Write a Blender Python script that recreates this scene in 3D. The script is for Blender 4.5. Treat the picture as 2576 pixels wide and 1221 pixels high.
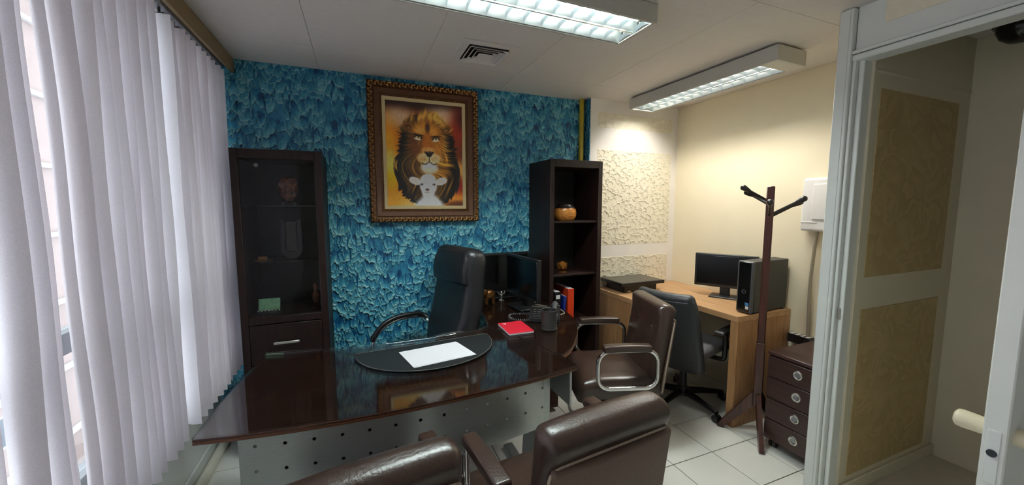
import bpy, bmesh, math, random
import numpy as np
from mathutils import Vector, Matrix
random.seed(7); rng = np.random.default_rng(7)
for o in list(bpy.data.objects): bpy.data.objects.remove(o, do_unlink=True)
scene = bpy.context.scene
COL = scene.collection
R = math.radians
# ------------------------------------------------------------------ camera
CAM_H = 1.48
cam_d = bpy.data.cameras.new('camera'); cam = bpy.data.objects.new('camera', cam_d); COL.objects.link(cam)
cam.location = (0, 0, CAM_H); cam.rotation_euler = (R(90 - 5.6), 0, R(-22.0))
cam_d.sensor_fit = 'HORIZONTAL'; cam_d.sensor_width = 36.0; cam_d.lens = 36.0 * 955.0 / 2576.0
cam_d.clip_start = 0.02; cam_d.clip_end = 200
scene.camera = cam
# ------------------------------------------------------------------ light levels
SKY = 6.0          # overcast daylight outside the window
TUBE_A = 105.0       # lit tubes over the desk
TUBE_B = 94.0       # lit tubes over the side desk
scene.view_settings.view_transform = 'Standard'; scene.view_settings.look = 'None'
scene.view_settings.gamma = 1.0; scene.view_settings.exposure = 0.08
scene.view_settings.use_curve_mapping = False
world = bpy.data.worlds.new('overcast_sky'); scene.world = world; world.use_nodes = True
wn = world.node_tree.nodes; wl = world.node_tree.links
bg = wn['Background']; bg.inputs['Strength'].default_value = SKY; bg.inputs['Color'].default_value = (0.86, 0.93, 1.0, 1)
# ------------------------------------------------------------------ materials
def lin(c):
    return tuple(((v/255)/12.92 if v/255 <= .04045 else ((v/255+.055)/1.055)**2.4) for v in c)
MATS = {}
def new_mat(name):
    m = bpy.data.materials.new(name); m.use_nodes = True
    nt = m.node_tree; b = nt.nodes['Principled BSDF']
    MATS[name] = m
    return m, nt, b
def N(nt, typ, **kw):
    n = nt.nodes.new(typ)
    for k, v in kw.items(): setattr(n, k, v)
    return n
def ramp(nt, stops, interp='LINEAR'):
    r = N(nt, 'ShaderNodeValToRGB'); r.color_ramp.interpolation = interp
    els = r.color_ramp.elements
    while len(els) < len(stops): els.new(0.5)
    for e, (p, c) in zip(els, stops): e.position = p; e.color = (*c, 1)
    return r
def mat(name, rgb, rough=0.5, metal=0.0, noise=0.0, scale=40.0, bump=0.0, spec=0.5, stretch=None, coat=0.0):
    """plain procedural surface: base colour with a little noise variation and fine bump"""
    m, nt, b = new_mat(name); c = lin(rgb)
    b.inputs['Roughness'].default_value = rough; b.inputs['Metallic'].default_value = metal
    b.inputs['Specular IOR Level'].default_value = spec; b.inputs['Coat Weight'].default_value = coat
    b.inputs['Base Color'].default_value = (*c, 1)
    if noise or bump:
        tc = N(nt, 'ShaderNodeTexCoord'); mp = N(nt, 'ShaderNodeMapping')
        if stretch: mp.inputs['Scale'].default_value = stretch
        ns = N(nt, 'ShaderNodeTexNoise'); ns.inputs['Scale'].default_value = scale; ns.inputs['Detail'].default_value = 5
        nt.links.new(tc.outputs['Object'], mp.inputs['Vector']); nt.links.new(mp.outputs['Vector'], ns.inputs['Vector'])
        if noise:
            lo = tuple(v*(1-noise) for v in c); hi = tuple(min(1, v*(1+noise)) for v in c)
            r = ramp(nt, [(0.3, lo), (0.7, hi)])
            nt.links.new(ns.outputs['Fac'], r.inputs['Fac']); nt.links.new(r.outputs['Color'], b.inputs['Base Color'])
        if bump:
            bp = N(nt, 'ShaderNodeBump'); bp.inputs['Strength'].default_value = bump; bp.inputs['Distance'].default_value = 0.002
            nt.links.new(ns.outputs['Fac'], bp.inputs['Height']); nt.links.new(bp.outputs['Normal'], b.inputs['Normal'])
    return m
def plaster(name, rgb_stops, kz, amp, sx, sz, dist, bump, rough, bdist, axis='XZ', nscale=1.0):
    """trowelled relief: a saw-tooth of height contours; lips hang downwards like drips"""
    m, nt, b = new_mat(name)
    tc = N(nt, 'ShaderNodeTexCoord'); sep = N(nt, 'ShaderNodeSeparateXYZ'); nt.links.new(tc.outputs['Object'], sep.inputs[0])
    mp = N(nt, 'ShaderNodeMapping'); mp.inputs['Scale'].default_value = (sx, sx, sz)
    nt.links.new(tc.outputs['Object'], mp.inputs['Vector'])
    n1 = N(nt, 'ShaderNodeTexNoise'); n1.inputs['Scale'].default_value = nscale; n1.inputs['Detail'].default_value = 2.0
    n1.inputs['Roughness'].default_value = 0.45; n1.inputs['Distortion'].default_value = dist
    nt.links.new(mp.outputs['Vector'], n1.inputs['Vector'])
    a = N(nt, 'ShaderNodeMath', operation='MULTIPLY'); a.inputs[1].default_value = amp; nt.links.new(n1.outputs['Fac'], a.inputs[0])
    k = N(nt, 'ShaderNodeMath', operation='MULTIPLY'); k.inputs[1].default_value = -kz; nt.links.new(sep.outputs['Z'], k.inputs[0])
    s = N(nt, 'ShaderNodeMath', operation='ADD'); nt.links.new(a.outputs[0], s.inputs[0]); nt.links.new(k.outputs[0], s.inputs[1])
    f = N(nt, 'ShaderNodeMath', operation='FRACT'); nt.links.new(s.outputs[0], f.inputs[0])
    # wash variation
    n2 = N(nt, 'ShaderNodeTexNoise'); n2.inputs['Scale'].default_value = 45; n2.inputs['Detail'].default_value = 4
    nt.links.new(tc.outputs['Object'], n2.inputs['Vector'])
    v = N(nt, 'ShaderNodeMath', operation='MULTIPLY_ADD'); v.inputs[1].default_value = 0.5; v.inputs[2].default_value = -0.25
    nt.links.new(n2.outputs['Fac'], v.inputs[0])
    fs = N(nt, 'ShaderNodeMath', operation='ADD', use_clamp=True); nt.links.new(f.outputs[0], fs.inputs[0]); nt.links.new(v.outputs[0], fs.inputs[1])
    r = ramp(nt, rgb_stops); nt.links.new(fs.outputs[0], r.inputs['Fac']); nt.links.new(r.outputs['Color'], b.inputs['Base Color'])
    hp = N(nt, 'ShaderNodeMath', operation='POWER'); hp.inputs[1].default_value = 2.2; nt.links.new(f.outputs[0], hp.inputs[0])
    bp = N(nt, 'ShaderNodeBump'); bp.inputs['Strength'].default_value = bump; bp.inputs['Distance'].default_value = bdist
    nt.links.new(hp.outputs[0], bp.inputs['Height']); nt.links.new(bp.outputs['Normal'], b.inputs['Normal'])
    b.inputs['Roughness'].default_value = rough
    return m
def wood(name, dark, light, rough, axis='Y', scale=9.0, coat=0.0, spec=0.5):
    m, nt, b = new_mat(name)
    tc = N(nt, 'ShaderNodeTexCoord'); mp = N(nt, 'ShaderNodeMapping')
    st = {'X': (0.08, 1, 1), 'Y': (1, 0.08, 1), 'Z': (1, 1, 0.08)}[axis]
    mp.inputs['Scale'].default_value = st
    nt.links.new(tc.outputs['Object'], mp.inputs['Vector'])
    n1 = N(nt, 'ShaderNodeTexNoise'); n1.inputs['Scale'].default_value = scale*6; n1.inputs['Detail'].default_value = 6; n1.inputs['Distortion'].default_value = 0.6
    nt.links.new(mp.outputs['Vector'], n1.inputs['Vector'])
    r = ramp(nt, [(0.30, lin(dark)), (0.70, lin(light))])
    nt.links.new(n1.outputs['Fac'], r.inputs['Fac']); nt.links.new(r.outputs['Color'], b.inputs['Base Color'])
    b.inputs['Roughness'].default_value = rough; b.inputs['Coat Weight'].default_value = coat; b.inputs['Specular IOR Level'].default_value = spec
    return m
def pane_glass(name, tint=(1, 1, 1), refl=1.0):
    m, nt, b = new_mat(name)
    nt.nodes.remove(b); out = nt.nodes['Material Output']
    tr = N(nt, 'ShaderNodeBsdfTransparent'); tr.inputs['Color'].default_value = (*tint, 1)
    gl = N(nt, 'ShaderNodeBsdfGlossy'); gl.inputs['Roughness'].default_value = 0.015
    fr = N(nt, 'ShaderNodeFresnel'); fr.inputs['IOR'].default_value = 1.5
    mu = N(nt, 'ShaderNodeMath', operation='MULTIPLY'); mu.inputs[1].default_value = refl
    mx = N(nt, 'ShaderNodeMixShader')
    nt.links.new(fr.outputs[0], mu.inputs[0]); nt.links.new(mu.outputs[0], mx.inputs['Fac'])
    nt.links.new(tr.outputs[0], mx.inputs[1]); nt.links.new(gl.outputs[0], mx.inputs[2]); nt.links.new(mx.outputs[0], out.inputs['Surface'])
    return m
def emit(name, rgb, s):
    m, nt, b = new_mat(name); nt.nodes.remove(b)
    e = N(nt, 'ShaderNodeEmission'); e.inputs['Color'].default_value = (*rgb, 1); e.inputs['Strength'].default_value = s
    nt.links.new(e.outputs[0], nt.nodes['Material Output'].inputs['Surface'])
    return m
def slat_fabric():
    m, nt, b = new_mat('blind_fabric'); nt.nodes.remove(b)
    tc = N(nt, 'ShaderNodeTexCoord'); ns = N(nt, 'ShaderNodeTexNoise'); ns.inputs['Scale'].default_value = 700; ns.inputs['Detail'].default_value = 2
    nt.links.new(tc.outputs['Object'], ns.inputs['Vector'])
    r = ramp(nt, [(0.3, lin((226, 220, 226))), (0.7, lin((244, 239, 243)))]); nt.links.new(ns.outputs['Fac'], r.inputs['Fac'])
    d = N(nt, 'ShaderNodeBsdfDiffuse'); t = N(nt, 'ShaderNodeBsdfTranslucent'); mx = N(nt, 'ShaderNodeMixShader'); mx.inputs['Fac'].default_value = 0.22
    nt.links.new(r.outputs['Color'], d.inputs['Color']); nt.links.new(r.outputs['Color'], t.inputs['Color'])
    bp = N(nt, 'ShaderNodeBump'); bp.inputs['Strength'].default_value = 0.25; bp.inputs['Distance'].default_value = 0.001
    nt.links.new(ns.outputs['Fac'], bp.inputs['Height']); nt.links.new(bp.outputs['Normal'], d.inputs['Normal'])
    nt.links.new(d.outputs[0], mx.inputs[1]); nt.links.new(t.outputs[0], mx.inputs[2]); nt.links.new(mx.outputs[0], nt.nodes['Material Output'].inputs['Surface'])
    return m
M_blue = plaster('blue_drip_plaster', [(0.0, lin((6, 38, 66))), (0.10, lin((9, 62, 100))), (0.30, lin((16, 98, 140))), (0.60, lin((40, 138, 172))), (0.85, lin((98, 182, 204))), (1.0, lin((140, 205, 218)))],
                 16.0, 7.5, 17.0, 12.0, 1.1, 0.9, 0.42, 0.012)
M_relief = mat('cream_relief_plaster', (236, 228, 206), 0.34, noise=0.03, scale=40, bump=0.05)
M_relief_soft = plaster('tan_relief_plaster', [(0.0, lin((178, 154, 104))), (1.0, lin((196, 172, 122)))], 3.0, 4.0, 6.0, 6.0, 1.2, 0.15, 0.5, 0.004)
M_white = mat('white_wall_paint', (238, 233, 226), 0.6, noise=0.03, scale=6, bump=0.05)
M_cream = mat('cream_wall_paint', (238, 227, 198), 0.55, noise=0.02, scale=5, bump=0.05)
M_ceil = mat('ceiling_panel_white', (222, 216, 210), 0.75, noise=0.02, scale=30, bump=0.04)
M_dark_gap = mat('shadow_gap', (165, 160, 155), 0.9, noise=0.1)
M_tile = mat('white_ceramic_tile', (236, 236, 228), 0.16, noise=0.015, scale=8, bump=0.02)
M_grout = mat('grey_grout', (62, 56, 52), 0.9, noise=0.2, scale=60)
M_gloss = mat('white_gloss_trim', (226, 230, 226), 0.3, noise=0.015, scale=10, bump=0.03)
M_hall = mat('warm_hall_paint', (222, 213, 188), 0.45, noise=0.02, scale=8)
M_lacquer = mat('cream_lacquer_door', (228, 230, 224), 0.3, noise=0.02, scale=10)
M_pelmet = mat('tan_pelmet_board', (150, 128, 92), 0.6, noise=0.06, scale=14)
M_fabric = slat_fabric()
M_alu = mat('grey_aluminium', (150, 152, 156), 0.4, 0.7, noise=0.04, scale=30)
M_wenge = wood('wenge_veneer', (26, 14, 12), (40, 24, 19), 0.48, 'Z', 8, spec=0.3)
M_wenge_in = mat('black_cabinet_interior', (18, 15, 16), 0.6, noise=0.15, scale=20)
M_desk = wood('mahogany_desk_top', (58, 33, 25), (84, 50, 38), 0.3, 'X', 7)
M_deskedge = mat('brown_edge_band', (104, 66, 40), 0.45, noise=0.1, scale=20)
M_oak = wood('oak_laminate', (178, 134, 92), (206, 166, 122), 0.4, 'Y', 10)
M_oak_v = wood('oak_laminate_upright', (158, 114, 74), (188, 144, 100), 0.42, 'Z', 10)
M_glass = pane_glass('clear_glass', (0.97, 0.985, 0.98))
M_cabglass = pane_glass('cabinet_glass', (0.93, 0.95, 0.95), 0.4)
M_glass_top = pane_glass('desk_glass', (0.95, 0.97, 0.965), 0.75)
M_winglass = pane_glass('window_glass', (0.95, 0.98, 0.98), 0.6)
M_brownlea = mat('brown_leather', (60, 44, 37), 0.30, noise=0.18, scale=120, bump=0.35)
M_brownpanel = mat('brown_back_panel', (104, 84, 72), 0.62, noise=0.08, scale=90, bump=0.15)
M_brownshell = mat('reddish_brown_shell', (66, 34, 26), 0.45, noise=0.12, scale=40)
M_blacklea = mat('black_leather', (26, 27, 30), 0.36, noise=0.15, scale=120, bump=0.3)
M_blackfab = mat('black_fabric_vinyl', (38, 40, 43), 0.5, noise=0.12, scale=200, bump=0.2)
M_greyfab = mat('grey_seat_fabric', (92, 92, 94), 0.7, noise=0.2, scale=250, bump=0.2)
M_blackpl = mat('black_plastic', (20, 20, 22), 0.42, noise=0.1, scale=80)
M_darkgrey = mat('dark_grey_plastic', (44, 43, 42), 0.5, noise=0.06, scale=60)
M_screen = mat('dark_screen', (8, 9, 11), 0.22, noise=0.05)
M_greyscreen = mat('matt_grey_screen', (70, 66, 58), 0.35, noise=0.04)
M_chrome = mat('chrome', (225, 225, 225), 0.10, 1.0, noise=0.02)
M_steel = mat('brushed_steel', (176, 182, 180), 0.36, 0.6, noise=0.05, scale=200, stretch=(0.05, 1, 1))
M_paper = mat('white_paper', (240, 240, 246), 0.7, noise=0.01)
M_red = mat('red_cover', (206, 34, 52), 0.4, noise=0.05)
M_pad = mat('black_desk_pad', (22, 25, 27), 0.5, noise=0.12, scale=160, bump=0.15)
M_mesh = mat('dark_metal_mesh', (58, 55, 54), 0.5, 0.4, noise=0.25, scale=500, bump=0.4)
M_bronze = mat('bronze_frame', (78, 44, 18), 0.4, 0.35, noise=0.35, scale=60)
M_gilt = mat('gilt_ornament', (182, 134, 72), 0.33, 0.65, noise=0.4, scale=90)
M_brownmould = mat('brown_moulding', (96, 58, 30), 0.45, 0.1, noise=0.15, scale=40)
M_ivory = mat('ivory_mat_board', (222, 200, 150), 0.7, noise=0.03)
M_yellow = mat('yellow_pipe_paint', (178, 158, 36), 0.4, noise=0.05)
M_rack = wood('dark_mahogany', (46, 20, 14), (78, 38, 28), 0.3, 'Z', 8)
M_blackknob = mat('black_knob', (28, 20, 18), 0.3, noise=0.1)
M_drawer = wood('brown_drawer_veneer', (44, 25, 22), (62, 38, 33), 0.42, 'Y', 8)
M_brush = mat('brushed_nickel', (196, 194, 188), 0.28, 0.9, noise=0.05)
M_box = mat('white_plastic', (236, 234, 230), 0.35, noise=0.01)
M_cable = mat('grey_cable', (150, 140, 122), 0.5, noise=0.05)
M_fixture = mat('grey_white_fixture', (198, 196, 186), 0.45, noise=0.02)
M_mirror = mat('polished_louvre', (222, 232, 234), 0.22, 1.0, noise=0.03)
M_reflect = mat('satin_reflector', (232, 240, 240), 0.34, 1.0, noise=0.02)
M_tubeA = emit('lit_tube_main', (0.90, 1.0, 0.97), TUBE_A)
M_tubeB = emit('lit_tube_side', (1.0, 0.955, 0.88), TUBE_B)
M_facade = mat('pale_pink_facade', (158, 138, 134), 0.85, noise=0.04, scale=2)
M_ledge = mat('white_facade_ledge', (196, 192, 190), 0.8, noise=0.03)
M_extpane = mat('dark_facade_pane', (70, 82, 96), 0.2, noise=0.15)
M_potwood = wood('striped_pot_wood', (150, 84, 30), (206, 142, 66), 0.25, 'X', 14)
M_crystal = mat('amber_crystal', (150, 96, 40), 0.08, 0.55, noise=0.5, scale=70)
M_crystal2 = mat('smoky_brown_glass', (92, 52, 34), 0.10, 0.3, noise=0.9, scale=38)
M_goldfig = mat('dull_gold', (112, 74, 36), 0.3, 0.7, noise=0.3, scale=80)
M_silver = mat('silver_figure', (210, 205, 200), 0.18, 0.95, noise=0.1)
M_green = mat('pale_green_plaque', (120, 168, 128), 0.4, noise=0.25, scale=50)
M_blue_book = mat('blue_book', (18, 40, 120), 0.45, noise=0.05)
M_orange = mat('orange_binder', (206, 60, 22), 0.45, noise=0.05)
M_handset = mat('grey_handset', (72, 74, 76), 0.4, noise=0.05)
M_label_w = mat('white_label', (225, 225, 225), 0.6, noise=0.02)
M_label_b = mat('blue_sticker', (70, 130, 190), 0.5, noise=0.05)
# ------------------------------------------------------------------ mesh tools
class MB:
    def __init__(s): s.v = []; s.f = []
    def add(s, verts, faces, M=None):
        k = len(s.v)
        for p in verts:
            q = Vector(p)
            if M is not None: q = M @ q
            s.v.append(q[:])
        for f in faces: s.f.append(tuple(i + k for i in f))
        return s
    def merge(s, o, M=None): return s.add(o.v, o.f, M)
    def deform(s, fn):
        s.v = [tuple(fn(*p)) for p in s.v]; return s
    def mesh(s, name, m, angle=40):
        me = bpy.data.meshes.new(name); me.from_pydata(s.v, [], s.f)
        me.materials.append(m)
        bm = bmesh.new(); bm.from_mesh(me); bmesh.ops.recalc_face_normals(bm, faces=bm.faces); bm.to_mesh(me); bm.free()
        me.polygons.foreach_set('use_smooth', [True]*len(me.polygons)); me.set_sharp_from_angle(angle=R(angle)); me.update()
        return me
    def build(s, name, m, parent=None, loc=(0, 0, 0), rot=(0, 0, 0), angle=40):
        o = bpy.data.objects.new(name, s.mesh(name, m, angle)); COL.objects.link(o)
        o.location = loc; o.rotation_euler = rot
        if parent is not None: o.parent = parent
        return o
def tr(x, y, z): return Matrix.Translation((x, y, z))
def rz(a): return Matrix.Rotation(a, 4, 'Z')
def rx(a): return Matrix.Rotation(a, 4, 'X')
def ry(a): return Matrix.Rotation(a, 4, 'Y')
def cbox(x0, x1, y0, y1, z0, z1, b=0.003):
    """chamfered box"""
    b = min(b, (x1-x0)*.45, (y1-y0)*.45, (z1-z0)*.45)
    m = MB(); c = ((x0+x1)/2, (y0+y1)/2, (z0+z1)/2); h = ((x1-x0)/2, (y1-y0)/2, (z1-z0)/2)
    idx = {}; vs = []
    for sx in (-1, 1):
        for sy in (-1, 1):
            for sz in (-1, 1):
                sg = (sx, sy, sz)
                for a in range(3):
                    p = [c[i] + sg[i]*(h[i] - (b if i != a else 0)) for i in range(3)]
                    idx[(sx, sy, sz, a)] = len(vs); vs.append(p)
    fs = []
    for a in range(3):
        u, w = [i for i in range(3) if i != a]
        for s in (-1, 1):
            q = []
            for su, sw in ((-1, -1), (1, -1), (1, 1), (-1, 1)):
                k = [0, 0, 0]; k[a] = s; k[u] = su; k[w] = sw; q.append(idx[(*k, a)])
            fs.append(q)
        # edges parallel to axis a
        for su in (-1, 1):
            for sw in (-1, 1):
                q = []
                for s, ax in ((-1, u), (1, u), (1, w), (-1, w)):
                    k = [0, 0, 0]; k[a] = s; k[u] = su; k[w] = sw; q.append(idx[(*k, ax)])
                fs.append(q)
    for sx in (-1, 1):
        for sy in (-1, 1):
            for sz in (-1, 1): fs.append([idx[(sx, sy, sz, a)] for a in range(3)])
    return m.add(vs, fs)
def rbox(hx, hy, hz, r, k=3, n=(6, 3, 6)):
    """rounded box centred at 0 with inner subdivisions, for cushions"""
    def vals(h, m):
        i = h - r; o = [r*math.tan(R(45)*j/k) for j in range(1, k+1)]
        return [-i - x for x in reversed(o)] + [-i + 2*i*j/m for j in range(m+1)] + [i + x for x in o]
    V = [vals(hx, n[0]), vals(hy, n[1]), vals(hz, n[2])]; H = (hx, hy, hz)
    d = {}; vs = []; fs = []
    def vid(p):
        q = tuple(round(t, 6) for t in p)
        if q not in d:
            inn = [max(-(H[i]-r), min(H[i]-r, p[i])) for i in range(3)]
            o = Vector([p[i]-inn[i] for i in range(3)])
            if o.length > 1e-9: o = o.normalized()*r
            d[q] = len(vs); vs.append([inn[i]+o[i] for i in range(3)])
        return d[q]
    for a in range(3):
        u, w = [i for i in range(3) if i != a]
        for s in (-1, 1):
            for i in range(len(V[u])-1):
                for j in range(len(V[w])-1):
                    q = []
                    for di, dj in ((0, 0), (1, 0), (1, 1), (0, 1)):
                        p = [0, 0, 0]; p[a] = s*H[a]; p[u] = V[u][i+di]; p[w] = V[w][j+dj]; q.append(vid(p))
                    fs.append(q)
    return MB().add(vs, fs)
def smooth_path(pts, sub=6, closed=False):
    P = [Vector(p) for p in pts]; n = len(P); out = []
    rngi = range(n if closed else n-1)
    for i in rngi:
        p0 = P[(i-1) % n] if (closed or i > 0) else P[0]*2-P[1]
        p1 = P[i]; p2 = P[(i+1) % n]; p3 = P[(i+2) % n] if (closed or i+2 < n) else P[-1]*2-P[-2]
        for j in range(sub):
            t = j/sub
            out.append(0.5*((2*p1)+(-p0+p2)*t+(2*p0-5*p1+4*p2-p3)*t*t+(-p0+3*p1-3*p2+p3)*t**3))
    if not closed: out.append(P[-1])
    return out
def tube(pts, r, sides=10, closed=False, cap=True):
    P = [Vector(p) for p in pts]; n = len(P); m = MB(); vs = []; fs = []
    rr = r if isinstance(r, (list, tuple)) else [r]*n
    def tan(i):
        if closed: return (P[(i+1) % n]-P[(i-1) % n]).normalized()
        return (P[min(i+1, n-1)]-P[max(i-1, 0)]).normalized()
    t = tan(0); u = t.orthogonal().normalized()
    for i in range(n):
        t2 = tan(i); ax = t.cross(t2)
        if ax.length > 1e-8: u = Matrix.Rotation(t.angle(t2), 3, ax.normalized()) @ u
        u = (u - t2*u.dot(t2)).normalized(); t = t2; w = t.cross(u)
        for j in range(sides):
            a = 2*math.pi*j/sides; vs.append(P[i]+(u*math.cos(a)+w*math.sin(a))*rr[i])
    for i in range(n if closed else n-1):
        for j in range(sides):
            a = i*sides+j; b = i*sides+(j+1) % sides; c = ((i+1) % n)*sides+(j+1) % sides; d = ((i+1) % n)*sides+j
            fs.append((a, b, c, d))
    if cap and not closed: fs.append(tuple(range(sides))); fs.append(tuple(range((n-1)*sides, n*sides)))
    return m.add(vs, fs)
def rrect(w, h, r, k=5):
    """rounded rectangle outline in 2-D centred at 0"""
    o = []
    for cx, cy, a0 in ((w/2-r, h/2-r, 0), (-w/2+r, h/2-r, 90), (-w/2+r, -h/2+r, 180), (w/2-r, -h/2+r, 270)):
        for j in range(k+1):
            a = R(a0+90*j/k); o.append((cx+r*math.cos(a), cy+r*math.sin(a)))
    return o
def lathe(prof, sides=24):
    m = MB(); vs = []; fs = []; n = len(prof)
    for r, z in prof:
        for j in range(sides):
            a = 2*math.pi*j/sides; vs.append((max(r, 1e-5)*math.cos(a), max(r, 1e-5)*math.sin(a), z))
    for i in range(n-1):
        for j in range(sides):
            fs.append((i*sides+j, i*sides+(j+1) % sides, (i+1)*sides+(j+1) % sides, (i+1)*sides+j))
    fs.append(tuple(range(sides))); fs.append(tuple(range((n-1)*sides, n*sides)))
    return m.add(vs, fs)
def prism(outline, z0, z1, b=0.0):
    """extruded outline (x,y); b = small edge chamfer"""
    n = len(outline); m = MB(); O = [Vector((p[0], p[1])) for p in outline]
    def inset(d):
        res = []
        for i in range(n):
            e1 = (O[i]-O[i-1]); e2 = (O[(i+1) % n]-O[i])
            n1 = Vector((-e1.y, e1.x)).normalized(); n2 = Vector((-e2.y, e2.x)).normalized()
            nn = (n1+n2); nn = nn*2/max(nn.length_squared, .3)
            res.append(O[i]+nn*d)
        return res
    area = sum(O[i-1].x*O[i].y-O[i].x*O[i-1].y for i in range(n))
    sg = 1 if area > 0 else -1
    rings = [(0, z0), (0, z1)] if b == 0 else [(b, z0), (0, z0+b), (0, z1-b), (b, z1)]
    vs = []; fs = []
    for d, z in rings:
        L = inset(sg*d) if d else O
        vs += [(p.x, p.y, z) for p in L]
    for k in range(len(rings)-1):
        for i in range(n): fs.append((k*n+i, k*n+(i+1) % n, (k+1)*n+(i+1) % n, (k+1)*n+i))
    fs.append(tuple(range(n))); fs.append(tuple(range((len(rings)-1)*n, len(rings)*n)))
    return m.add(vs, fs)
def rod(p0, p1, r, sides=10): return tube([p0, p1], r, sides)
def sphere(c, r, k=8, s=(1, 1, 1)):
    prof = [(r*math.sin(math.pi*i/k), -r*math.cos(math.pi*i/k)) for i in range(k+1)]
    l = lathe(prof, 14); return MB().merge(l, tr(*c) @ Matrix.Diagonal((*s, 1)))
# ------------------------------------------------------------------ object tools
def tag(o, label, cat, group=None, kind=None):
    o['label'] = label; o['category'] = cat
    if group: o['group'] = group
    if kind: o['kind'] = kind
    return o
def struct(o, label, cat): return tag(o, label, cat, kind='structure')
def thing(name, label, cat, loc=(0, 0, 0), rotz=0.0, group=None):
    o = bpy.data.objects.new(name, None); COL.objects.link(o); o.location = loc; o.rotation_euler = (0, 0, rotz); o.empty_display_size = .1
    return tag(o, label, cat, group)
def share(src, name, parent, loc=None, rot=None):
    c = src.copy(); COL.objects.link(c); c.name = name; c.parent = parent
    if loc is not None: c.location = loc
    if rot is not None: c.rotation_euler = rot
    return c
def copy_thing(root, label, loc, rotz):
    r = root.copy(); COL.objects.link(r); r.location = loc; r.rotation_euler = (0, 0, rotz); r['label'] = label
    for ch in list(root.children):
        c = ch.copy(); COL.objects.link(c); c.parent = r
        for g in list(ch.children):
            d = g.copy(); COL.objects.link(d); d.parent = c
    return r
# room numbers (metres): camera above the origin, Y towards the blue wall
D = 2.87; XL = -0.86; XR = 2.78; YW = 2.775; HC = 2.37; XP = 2.13; YP = 1.15; YV = 0.985; XV = 2.95; YB = -1.1
YV = 1.045; XV = 3.12
# ================================================================== SETTING
# floor: bed of grout with one tile per piece
floor = struct(cbox(XL-.1, XR+.05, YB-.05, D+.05, -.06, -.004, .001).build('floor', M_grout), 'white square ceramic tile floor with dark grout lines', 'floor')
TP = .303; GAP = .0045
xs = [2.228 + TP*k for k in range(-11, 3)]; ys = [1.243 + TP*k for k in range(-9, 7)]
tile_src = None
for x in xs:
    for y in ys:
        x0, x1, y0, y1 = max(x, XL), min(x+TP, XR), max(y, YB), min(y+TP, D)
        if x1-x0 < .02 or y1-y0 < .02: continue
        if x0 > XP+.02 and y1 < YP: continue
        full = (x1-x0 > TP-1e-4) and (y1-y0 > TP-1e-4)
        if full and tile_src is not None:
            share(tile_src, 'tile', floor, ((x0+x1)/2, (y0+y1)/2, 0)); continue
        hx, hy = (x1-x0)/2-GAP/2, (y1-y0)/2-GAP/2
        o = cbox(-hx, hx, -hy, hy, -.006, 0, .0012).build('tile', M_tile, floor, ((x0+x1)/2, (y0+y1)/2, 0))
        if full: tile_src = o
# ceiling: slab with lay-in panels
ceil = struct(cbox(XL-.1, XV+.1, YB-.05, D+.05, HC+.004, HC+.06, .001).build('ceiling', M_dark_gap), 'grey-white panelled ceiling with thin joints', 'ceiling')
pxs = [-.83 + .625*k for k in range(0, 7)]; pys = [2.48-1.25*3, 2.48-1.25*2, 2.48-1.25, 2.48, 2.95]
for i in range(len(pxs)):
    for j in range(len(pys)-1):
        x0, x1 = max(pxs[i], XL), min(pxs[i]+.625, XV+.05); y0, y1 = max(pys[j], YB), min(pys[j+1], D+.01)
        if x1-x0 < .03 or y1-y0 < .03: continue
        cbox(x0+.0008, x1-.0008, y0+.0008, y1-.0008, HC, HC+.010, .0008).build('ceiling_panel', M_ceil, ceil)
# walls
wbk = struct(cbox(XL-.05, 1.83, D+.014, D+.12, 0, HC, .002).build('wall_back', M_blue), 'blue dripping relief plaster wall behind the big desk', 'wall')
def grid_object(name, X, Z, Hh, C, material, parent, y0):
    """relief surface facing -Y: height map Hh (metres towards the room), optional colour C"""
    nz, nx = Hh.shape; gx, gz = np.meshgrid(X, Z)
    co = np.stack([gx, y0-Hh, gz], -1).reshape(-1, 3).astype(np.float32)
    i, j = np.meshgrid(np.arange(nx-1), np.arange(nz-1)); k = (j*nx+i).ravel()
    quads = np.stack([k, k+1, k+nx+1, k+nx], 1).astype(np.int32)
    me = bpy.data.meshes.new(name); me.vertices.add(len(co)); me.vertices.foreach_set('co', co.ravel())
    me.loops.add(quads.size); me.loops.foreach_set('vertex_index', quads.ravel())
    me.polygons.add(len(quads)); me.polygons.foreach_set('loop_start', np.arange(0, quads.size, 4, dtype=np.int32)); me.polygons.foreach_set('loop_total', np.full(len(quads), 4, dtype=np.int32))
    me.update(calc_edges=True); me.polygons.foreach_set('use_smooth', np.ones(len(quads), dtype=bool))
    if C is not None:
        ca = me.color_attributes.new('paint', 'FLOAT_COLOR', 'POINT')
        ca.data.foreach_set('color', np.concatenate([C.reshape(-1, 3), np.ones((C.shape[0]*C.shape[1], 1))], 1).astype(np.float32).ravel())
    me.materials.append(material); o = bpy.data.objects.new(name, me); COL.objects.link(o); o.parent = parent
    return o
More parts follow.
